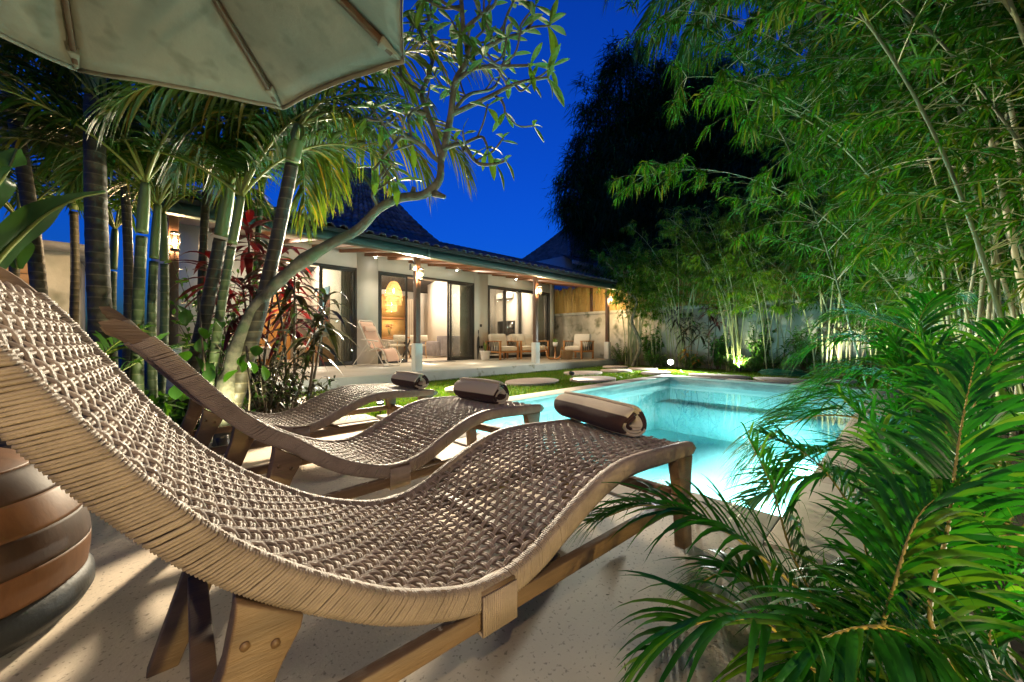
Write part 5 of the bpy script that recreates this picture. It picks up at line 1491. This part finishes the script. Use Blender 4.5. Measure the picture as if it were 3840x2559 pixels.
darktree('tall dark feathery tree with pointed top against the sky', (15.3, 8.85, 0), 14, [lat(.1, 11.6, .9, 6.6), lat(-1.25, 9.6, .85, 5.6), lat(-1.9, 7.4, 1.1, 3.8), lat(-.6, 6.0, 1.3, 3.0), lat(0, 7.6, 1.9, 6), lat(1.6, 9.2, 1.7, 7.6), lat(3.2, 8.6, 2.0, 8), lat(2.3, 4.4, 1.8, 4.6)], 120000, 61)
darktree('tall dark tree right of the pointed one', (16.2, 7.0, 0), 13, [lat(1.0, 9.5, 2.2, 7.5), lat(3.2, 8.2, 2.4, 7.5), lat(2.6, 4.2, 2.2, 4.8), lat(4.6, 6.0, 2.4, 6)], 80000, 68)
darktree('dark broad tree filling the sky behind far wall', (15.8, 4.8, 0), 10, [(0, 0, 7.2, 2.2, 5.6), (0, -1.6, 6.4, 2.4, 5.5), (.3, 1.4, 4.4, 2.2, 4.2), (0, -1.5, 3.4, 2.4, 3.4), (.6, .2, 9.3, 1.6, 4)], 60000, 62)
darktree('dark tree behind bamboo at far right', (15.2, .4, 0), 9, [(0, 0, 6.2, 2.4, 5.5), (0, -1.8, 5.0, 2.4, 5), (0, 1.2, 3.6, 2.2, 3.6), (0, -2.6, 3.2, 2.2, 3.6)], 50000, 63)
darktree('dark tree beyond the pool bamboo', (10.2, -4.2, 0), 9, [(0, 0, 6.5, 2.4, 6), (-1.5, -.5, 5.5, 2.2, 5), (1.6, .8, 5.5, 2.2, 5), (0, 0, 3.0, 2.6, 3.6), (0, .5, 9.5, 2.4, 5), (-2, 0, 8.5, 2, 5)], 60000, 65)
darktree('dark tree behind bamboo at the right picture edge', (6.0, -4.0, 0), 9, [(0, 0, 6.5, 2.2, 6), (-1.5, -.3, 5.0, 2.0, 5), (1.6, .4, 5.5, 2.0, 5), (0, 0, 2.6, 2.4, 3.6), (0, 0, 9.5, 2.4, 5), (2, 0, 9, 2, 5)], 50000, 66)
darktree('added dark tree behind the deck outside the view, blocking sky light', (-4.5, -4.5, 0), 9, [(0, 0, 6.0, 2.6, 6), (2.8, -.8, 5.5, 2.4, 5.5), (-1.2, 2.8, 5.5, 2.4, 5.5), (0, 0, 2.6, 2.6, 3.6)], 26000, 67)  # added out of view to keep blue sky light off the deck
darktree('low dark tree on the skyline far left behind palms', (-6.5, 14.5, 0), 4, [(0, 0, 2.2, 2.2, 2.6), (2.5, .5, 1.9, 2.0, 2.2), (-2.5, 0, 2.4, 2.2, 3)], 8000, 64)

# ------------------------------------------------------------------ coconut palm behind the bamboo
m_ctrunk = mat('coconut trunk', (.42, .38, .29), (.25, .22, .16), .85, 5, .6, 25, stretch=(1, 1, 4))
t = palm('coconut palm with whitish trunk behind the pool bamboo', (7.25, -.30, -.05), (5.48, 0.96, 5.39), .20, m_ctrunk, 16, 2.3, .62, 51, m_palm, shaft=0, el0=.9, drp=1.9, group='palms right of the pool', bend=.04, sag=.85, lw=.035, nl=60)

# ------------------------------------------------------------------ shrubs
m_cord_r = leafmat('cordyline red leaves', (.10, .012, .016), (.035, .010, .014), .35, .35, .5, tcol=(2.4, .8, .7), c3=(.38, .02, .02))
m_croton = leafmat('croton leaves', (.022, .016, .012), (.04, .045, .015), .15, .35, .5, c3=(.05, .13, .02))
m_green = leafmat('shrub leaves', (.035, .12, .015), (.08, .22, .025), .35, .4, .45)
m_fern = leafmat('ground fern', (.03, .12, .015), (.07, .20, .02), .35, .5, .3)
m_yel = leafmat('yellow leaves', (.62, .42, .03), (.55, .20, .03), .45, .4, .4, tcol=(1.2, 1.0, .4))
m_wood = mat('shrub stem', (.12, .09, .055), (.07, .055, .035), .8, 8)
def rosette(label, base, stems, seed, m, ll, lw, nper, name='cordyline', cat='shrub', drp=.55, seg=5, up=.5, group=None, fold=.3):
    """stems: (dx, dy, height) topped with a spiral of strap leaves"""
    rg = np.random.default_rng(seed)
    t = thing(name, label, cat, base, group=group)
    for dx, dy, h in stems:
        a = rg.uniform(0, 6); P = catmull([(dx * .3, dy * .3, 0), (dx * .7 + rg.normal(0, .04), dy * .7, h * .5), (dx, dy, h)], 10)
        MB().tube(P, np.linspace(.016, .009, 10), 7).build('stem', m_wood, t, smooth=True)
        b = MB(); n = nper; th = np.arange(n) * 2.4 + rg.uniform(0, 6); f = np.linspace(0, 1, n)
        e = up * (-.6 + 2.2 * f) + rg.normal(0, .15, n)
        D = np.stack([np.cos(th) * np.cos(e), np.sin(th) * np.cos(e), np.sin(e)], 1)
        Pp = np.array([dx, dy, h]) + np.stack([0 * f, 0 * f, (f - .8) * .28 * ll / .35], 1)
        blades(b, Pp, D, ll * rg.uniform(.75, 1.1, n), lw, drp * rg.uniform(.6, 1.3, n), seg, fold, base=.25)
        b.build('leaf_whorl', m, t, smooth=True)
    return t
rosette('red and purple cordyline shrub glowing before the villa eave', (*(0.83, 5.04), -.05), [(0, 0, 2.15), (.25, -.2, 1.85), (-.3, .1, 1.7), (.45, .1, 1.5), (-.1, -.35, 1.4), (.3, -.45, 1.25)], 71, m_cord_r, .46, .085, 24)
rosette('dark purple cordyline shrub beside the first glass door', (*(1.11, 4.35), -.05), [(.0, 0, 1.55), (.25, -.15, 1.3), (-.2, .1, 1.75), (.1, -.3, 1.05)], 72, m_croton, .42, .07, 22)
rosette('dark cordyline with reddish leaves by far wall left of uplight', (11.4, 4.35, -.05), [(0, 0, 1.5), (.2, .3, 1.2), (-.1, -.3, 1.25), (.1, .45, 1.7)], 73, m_croton, .45, .07, 24)
rosette('dark red cordyline on thin trunk by far wall', (11.5, 3.9, -.05), [(0, 0, 1.9), (.1, -.2, 1.6)], 74, m_cord_r, .45, .08, 18)
rosette('dark purple shrub before far wall right of hose', (11.5, .9, -.05), [(0, 0, 1.35), (-.1, .3, 1.2), (.1, -.3, 1.1)], 75, m_croton, .4, .09, 16)
rosette('strap-leaved green shrub before far wall beside hose', (11.5, 1.95, -.05), [(0, 0, .9), (.1, .2, .6)], 76, m_green, .5, .06, 16)
rosette('yellow-leaved seedling glowing over bright garden lamp', (11.3, 4.45, -.05), [(0, 0, .62), (.05, -.3, .42)], 77, m_yel, .26, .085, 8, 'seedling', drp=.6, up=.35)
rosette('upright sword-leaf plant before far wall right of hose', (11.55, .55, -.05), [(0, 0, .05)], 78, m_green, .85, .06, 9, 'sword_plant', drp=.05, up=1.2)
def bush(label, base, r, h, n, seed, m, ll, lw, name='bush', drp=.3, sub=26, group=None, seg=2, stems=7, twist=0):
    rg = np.random.default_rng(seed)
    t = thing(name, label, 'shrub', base, group=group)
    st = MB(); b = MB(); LP, LD = [], []
    for k in range(max(stems, n // sub)):
        a = rg.uniform(0, 2 * PI); q = r * rg.uniform(.1, 1) ** .6; hh = h * rg.uniform(.45, 1.05)
        tip = np.array([q * math.cos(a), q * math.sin(a), hh])
        P = catmull([(0, 0, 0), tip * np.array([.4, .4, .55]), tip], 7)
        st.tube(P, np.linspace(.008, .002, 7), 4, cap=False)
        u = rg.uniform(.35, 1, sub)
        LP.append(np.stack([np.interp(u, np.linspace(0, 1, 7), P[:, i]) for i in range(3)], 1))
        LD.append(unit(unit(tip) * .5 + rg.normal(0, .7, (sub, 3)) + np.array([0, 0, .1])))
    LP, LD = np.concatenate(LP), np.concatenate(LD)
    blades(b, LP, LD, ll * rg.uniform(.6, 1.15, len(LP)), lw, drp, seg, .2 if seg > 2 else 0, np.cross(LD, rg.normal(0, 1, LD.shape) * .5 + np.array([0, 0, 1.])))
    b.build('foliage', m, t, smooth=True, kind='stuff'); st.build('stems', m_wood, t, kind='stuff')
    return t
bush('croton shrub with small dark twisted leaves left of porch', (*(0.82, 4.14), -.05), .55, 1.15, 700, 81, m_croton, .11, .028, 'croton', .5, 22, seg=4)
bush('croton branch with wavy dark leaves before porch floor', (*(1.04, 4.21), -.05), .45, .85, 420, 82, m_croton, .10, .026, 'croton', .5, 20, seg=4)
bush('leafy green shrub behind the red cordyline near lantern', (*(0.60, 5.81), -.05), .55, 2.0, 700, 83, m_green, .12, .04, seg=3)
bush('low green ground cover under the left palms', (*(0.18, 4.69), -.05), .6, .45, 700, 84, m_green, .13, .055, seg=3)
bush('low green herbs behind the farthest lounger leg', (*(0.49, 4.67), -.05), .5, .4, 600, 85, m_green, .10, .05, seg=3)
bush('small feathery herb at the porch corner behind lounger', (*(1.17, 5.26), -.05), .3, .42, 500, 86, m_green, .09, .012)
for k, (px, d_, lb) in enumerate(((0, 0, 'fern cushion beside bright garden lamp left'), (1, 0, 'fern cushion right of bright garden lamp'), (2, 0, 'fern cushion at foot of uplit bamboo'), (3, 0, 'low dark herbs left of green hose'),
                                  (4, 0, 'low dark herbs right of green hose'), (5, 0, 'leafy bush at far wall behind porch corner'), (6, 0, 'low herbs at far wall behind palm fronds'))):
    x, y, r_, h_ = [(11.3, 5.35, .5, .55), (11.45, 4.3, .45, .5), (11.5, 3.2, .45, .5), (11.6, 2.6, .5, .45), (11.7, 1.1, .55, .5), (11.5, 6.6, .45, .75), (11.2, 0.0, .6, .6)][k]
    bush(lb, (x, y, -.05), r_, h_, 1300, 90 + k, m_fern, .11, .016, 'fern_bush', .4, group='low plants along the far wall')
for k, (y, r_, h_, m_, ll_, lw_, lb) in enumerate(((5.75, .4, 1.3, m_green, .14, .05, 'tall leafy shrub against far wall left of seedling'), (3.75, .4, 1.1, m_green, .15, .045, 'leafy shrub against far wall left of uplit bamboo'), (2.75, .4, 1.4, m_green, .13, .04, 'leafy shrub against far wall right of uplit bamboo'),
                                   (1.75, .45, 1.2, m_fern, .16, .03, 'bushy shrub against far wall above hose'), (.2, .5, 1.3, m_green, .15, .05, 'broad leafy shrub against far wall behind palm fronds'), (-.6, .5, 1.2, m_fern, .15, .03, 'dark shrub against far wall at its right end'))):
    bush(lb, (11.75, y, -.05), r_, h_, 900, 120 + k, m_, ll_, lw_, 'wall_shrub', .4, group='shrubs against the far wall', seg=3)
# heart-leaved climber on the palm stems
hl = [leafmesh(.16, .12, .25, k) for k in range(1)]
hl[0].materials.append(leafmat('climber leaves', (.025, .09, .012), (.05, .14, .018), .25, .4, .4))
t = thing('climber', 'bright green heart-leaved climber on leaning palm stem', 'climbing plant', (*(0.31, 3.87), .0))
for k in range(16):
    z = .45 + k * .045; o = link('leaf', hl[0], None, t, loc=(rg.normal(0, .09), rg.normal(0, .09), z)); o.rotation_euler = (rg.uniform(-.4, .4), rg.uniform(.5, 1.1), rg.uniform(3.0, 6.0)); o.scale = (.75,) * 3
MB().tube([(0, 0, 0), (.04, .02, .6), (0, .05, 1.2)], .008, 6).build('vine', m_wood, t)
t = thing('climber', 'green heart-leaved climber on the frangipani trunk', 'climbing plant', (*(0.58, 3.61), .0))
for k in range(7):
    o = link('leaf', hl[0], None, t, loc=(rg.normal(0, .10), rg.normal(0, .08), .62 + k * .03)); o.rotation_euler = (rg.uniform(-.4, .4), rg.uniform(.4, 1.1), rg.uniform(3.0, 6.0)); o.scale = (.75,) * 3
MB().tube([(0, 0, 0), (.03, .02, .4), (0, .0, .8)], .007, 6).build('vine', m_wood, t)
# banana leaves at the left edge
m_ban = leafmat('banana leaf', (.028, .085, .02), (.045, .11, .03), .4, .35, .5)
m_dry = mat('dry leaf edge', (.40, .30, .18), (.28, .20, .11), .9, 6)
t = thing('banana_plant', 'broad banana leaves with a torn brown edge at left', 'banana plant', (*(-0.73, 3.62), 0))
TB = np.array(t.location)
def banana(P, W, seed):
    rg = np.random.default_rng(seed); q = catmull(np.array(P) - TB, 22); T = unit(np.gradient(q, axis=0)); sd = unit(np.cross(T, [0, 0, 1.])); up = np.cross(sd, T)
    G = []
    for i, f in enumerate(np.linspace(0, 1, 22)):
        w = W * math.sin(PI * min(.98, .08 + f * .92)) ** .6
        G.append([q[i] + sd[i] * s * w + up[i] * (abs(s) * w * .35 - .005 * math.sin(i * .7 + s) * abs(s)) for s in (-1, -.7, -.35, 0, .35, .7, 1)])
    o = MB().grid(np.array(G)).build('leaf', m_ban, t, smooth=True)
    MB().tube(q, np.linspace(.014, .004, 22), 7).build('midrib', m_stem, o, smooth=True)
    return q, sd, up
banana([(-0.66, 3.42, 1.07), (-0.48, 3.25, 1.37), (-0.34, 3.11, 1.53), (-0.23, 3.07, 1.62), (-0.15, 3.06, 1.66)], .085, 1)
banana([(-0.76, 3.79, 1.27), (-0.66, 3.70, 1.64), (-0.57, 3.61, 1.81), (-0.55, 3.73, 2.00)], .10, 2)
banana([(-0.81, 3.98, 1.21), (-0.67, 3.84, 1.45), (-0.55, 3.59, 1.38), (-0.50, 3.40, 1.24)], .10, 3)
MB().tube([(0, 0, 0), (.02, .03, .8), (.1, 0, 1.3)], [.09, .07, .04], 12).build('stem', m_shaft, t, smooth=True)
# small frangipani at the far porch corner
sf = thing('young_frangipani', 'young crooked frangipani with green leaves at the far porch corner', 'tree', (11.15, 6.05, -.05))
SB = np.array(sf.location)
tr = [(11.05, 5.74, 0.72), (10.87, 5.91, 1.42), (10.96, 5.82, 2.08), (10.75, 6.02, 2.37), (10.69, 6.08, 2.78)]
MB().tube(catmull(np.array([tuple(SB)] + tr) - SB, 30), np.linspace(.06, .03, 30), 9).build('trunk', m_bark, sf, smooth=True)
rg = np.random.default_rng(8)
tip0 = np.array(tr[-1]) - SB
for k in range(16):
    a = k * 2.4; d = np.array([math.cos(a), math.sin(a), .55 + .35 * math.sin(k)]); ln = rg.uniform(.5, 1.0)
    q = catmull([tip0, tip0 + d * ln * .5 + rg.normal(0, .05, 3), tip0 + d * ln + rg.normal(0, .05, 3)], 8)
    MB().tube(q, np.linspace(.022, .01, 8), 6).build('branch', m_bark, sf, smooth=True)
    for j in range(9):
        b_ = link('leaf', plm[rg.integers(4)], None, sf, loc=tuple(q[-1 - (j % 3)])); dv = unit(d * .4 + rg.normal(0, .7, 3)); b_.rotation_euler = Vector(dv).to_track_quat('X', 'Z').to_euler(); b_.scale = (1.7,) * 3
        b_.material_slots[0].link = 'OBJECT'; b_.material_slots[0].material = m_green
# tufts of grass along the porch foot
b = MB(); rg = np.random.default_rng(19); n = 900
xx = np.concatenate([rg.normal(c, .22, 150) for c in (3.6, 5.2, 5.6, 6.3, 7.6, 9.0)]); n = len(xx)
P = np.stack([xx, 6.80 + rg.normal(0, .05, n), np.full(n, -.04)], 1); D = np.stack([rg.normal(0, .5, n), rg.normal(-.25, .4, n), np.ones(n)], 1)
blades(b, P, D, rg.uniform(.06, .17, n), .012, .5, 3)
tag(b.build('grass_tufts', m_fern), 'ragged taller grass tufts along the porch foot', 'grass', kind='stuff')
# ================================================================== GARDEN LAMPS AND SMALL THINGS
def spike(label, loc, aim, power, col, size=130, r=.03, lens=None, h=.16, shade=True):
    """garden spot on a ground spike"""
    t = thing('garden_lamp', label, 'garden lamp', loc, group='spiked garden lamps')
    a = (Vector(aim) - Vector((loc[0], loc[1], h))).normalized()
    q = a.to_track_quat('Z', 'Y')
    MB().tube([(0, 0, -.05), (0, 0, h - .03)], .008, 8).build('spike', m_black, t)
    s_ = 2.0 if power > 550 else 1.0
    hd = MB().lathe([(.02, -.075), (.036, -.06), (.042, 0), (.044, .03), (.040, .03), (.036, 0)], 18).build('housing', m_black, t, smooth=True)
    ln = MB().lathe([(.001, .004), (.035, .002)], 18, cap=False).build('lens', lens or m_bulbw, t)
    for o in (hd, ln): o.location = (0, 0, h); o.rotation_euler = q.to_euler(); o.scale = (s_,) * 3
    p = Vector((0, 0, h)) + a * .05 * s_
    L = lamp('garden_beam', 'SPOT', p, power, col, t, r, size, None, .8); L.rotation_euler = a.to_track_quat('-Z', 'Y').to_euler()
    return t
spike('very bright garden floodlight by far wall shining towards the camera', (10.9, 4.72, 0), (2.5, 1.5, .8), 950, (.95, 1, .90), 150, lens=emit('floodlight lens', (1, 1, .95), 400), h=.2)
spike('garden uplight glowing yellow-green at foot of far bamboo', (11.25, 3.05, 0), (11.7, 3.3, 2.4), 420, (.95, 1, .55), 120, h=.08)
spike('spiked garden lamp shining on round stepping stone', (6.28, 4.74, 0), (7.2, 4.62, -.1), 60, (1, .93, .8), 110)
spike('hidden garden lamp beside hose lighting far right bamboo', (10.9, .9, 0), (11.6, .9, 2.6), 420, (.95, 1, .72), 120, h=.1)
spike('hidden uplight under the left palms', (.42, 3.52, 0), (.0, 4.6, 3.2), 75, (1, .95, .60), 140, h=.1)
spike('hidden uplight under the frangipani tree', (2.0, 4.3, 0), (1.2, 3.0, 3.4), 65, (1, .93, .72), 120, h=.1)
spike('hidden lamp lighting the porch edge', (1.0, 5.4, 0), (3.0, 7.0, .0), 90, (1, .95, .8), 120, h=.12)
spike('hidden uplight below the pool bamboo', (5.3, -.15, 0), (4.6, -1.3, 3.6), 95, (1, 1, .55), 150, h=.1)
spike('hidden uplight below the far right bamboo', (7.6, -.25, 0), (6.8, -1.0, 3.8), 110, (1, 1, .55), 150, h=.1)
spike('hidden uplight behind the areca palms', (3.1, -.55, 0), (3.4, -1.0, 3.2), 70, (1, 1, .55), 150, h=.1)
spike('low yellow garden lamp on the deck behind the camera', (.1, -1.0, 0), (.35, .75, .2), 100, (1, .79, .32), 120, h=.12)
spike('hidden uplight between the areca palms', (1.75, -.75, 0), (1.9, .3, 1.1), 45, (1, 1, .75), 140, h=.1)
# added fill lamp behind the tripod, out of view, built as a lantern
t = thing('fill_lamp', 'added fill lamp behind the camera, built as lantern on hook pole', 'lantern', (-.55, -.75, 0))
MB().tube(catmull([(0, 0, 0), (0, 0, 1.2), (0, 0, 2.1), (.06, .05, 2.25), (.18, .14, 2.22), (.22, .17, 2.1)], 40), .012, 8).build('pole', m_black, t, smooth=True)
MB().lathe([(.06, 1.84), (.065, 1.85), (.065, 1.87)], 16, (.22, .17, 0)).build('base', m_black, t); MB().lathe([(.065, 2.04), (.05, 2.08), (.01, 2.12)], 16, (.22, .17, 0)).build('cap', m_black, t)
MB().lathe([(.055, 1.87), (.055, 2.04)], 16, (.22, .17, 0), cap=False).build('glass', m_lglass, t, smooth=True); MB().lathe([(.001, 1.90), (.012, 1.93), (.014, 1.97), (.001, 2.0)], 12, (.22, .17, 0)).build('bulb', m_bulb, t, smooth=True)
lamp('fill_light', 'POINT', (.22, .17, 1.95), 150, (1, .84, .60), t, .05)
# hose coil with tap
m_hose = mat('green hose', (.015, .20, .11), (.01, .13, .07), .35, 6)
t = thing('garden_hose', 'coiled green garden hose on the grass by far wall', 'hose', (11.0, 2.05, -.02))
rg = np.random.default_rng(6); P = []
for k in range(11 * 24):
    a = k / 24 * 2 * PI; r_ = .30 + .10 * math.sin(a * .37) + .03 * math.sin(a * 1.7)
    P.append((r_ * .75 * math.cos(a) + .03 * math.sin(a * .21), r_ * 1.25 * math.sin(a) + .05 * math.sin(a * .13), .02 + .012 * (k // 24) + .012 * math.sin(a * 1.3)))
MB().tube(P, .011, 7, ref=(0, 0, 1)).build('coil', m_hose, t, smooth=True)
MB().tube(catmull([(.3, -.2, .12), (.7, .1, .25), (.95, .25, .45), (1.06, .1, .58)], 20), .011, 7).build('riser', m_hose, t, smooth=True)
t = thing('garden_tap', 'small metal tap on far wall above green hose', 'tap', (12.10, 2.15, .58)); MB().tube([(.02, 0, 0), (-.06, 0, 0), (-.08, 0, -.04)], .012, 8).build('spout', m_metal, t); MB().box(-.05, -.01, -.03, .03, .012, .024).build('handle', m_metal, t)
# outbuilding at the far left
t = thing('outbuilding', 'low beige outbuilding with plank panel behind the left palms', 'outbuilding', (-2.6, 8.0, 0))
MB().box(-2.5, 1.9, 0, 1.5, -.05, 2.05).build('wall', m_gwall, t); MB().box(-2.7, 2.1, -.3, 1.7, 2.05, 2.13).build('roof', m_tile, t)
m_plank = mat('brown plank', (.36, .20, .09), (.24, .13, .06), .6, 5, .2, 30, stretch=(.5, 3, 3))
for k in range(5): MB().box(-.2, 1.6, -.03, -.002, .95 + k * .19, 1.13 + k * .19).build('plank', m_plank, t, bevel=.004)
t = thing('outdoor_unit', 'white air conditioner outdoor unit on the outbuilding wall', 'air conditioner', (-1.5, 7.85, .62)); MB().box(-.4, .4, -.15, .148, -.28, .28).build('case', m_white, t, bevel=.01); MB().lathe([(.2, 0), (.21, .01)], 24).build('grille', m_black, t).rotation_euler = (R(90), 0, 0); t.children[-1].location = (-.1, -.151, 0)
MB().box(-.35, .35, -.12, .12, -.66, -.281).build('stand', m_black, t)
t = thing('outbuilding_lamp', 'small warm lamp under the outbuilding roof', 'lamp', (-1.2, 7.66, 1.98)); MB().lathe([(.05, 0), (.05, .06)], 14).build('housing', m_black, t); MB().lathe([(.001, -.004), (.045, -.003)], 14, cap=False).build('lens', m_bulb, t); lamp('outbuilding_light', 'POINT', (0, -.05, -.06), 4, WARM, t, .03)
# fallen leaves on the deck
m_fall = leafmat('fallen leaves', (.16, .10, .04), (.09, .06, .03), .1, .7)
b = MB(); rg = np.random.default_rng(4); n = 70
blades(b, np.stack([rg.uniform(.1, 1.75, n), rg.uniform(-.15, 3.4, n), np.full(n, .004)], 1), np.stack([rg.normal(0, 1, n), rg.normal(0, 1, n), rg.uniform(0, .2, n)], 1), rg.uniform(.008, .022, n), .006, -.1, 2)
tag(b.build('leaf_litter', m_fall), 'tiny dry leaves and crumbs scattered on the deck', 'leaf litter', kind='stuff')
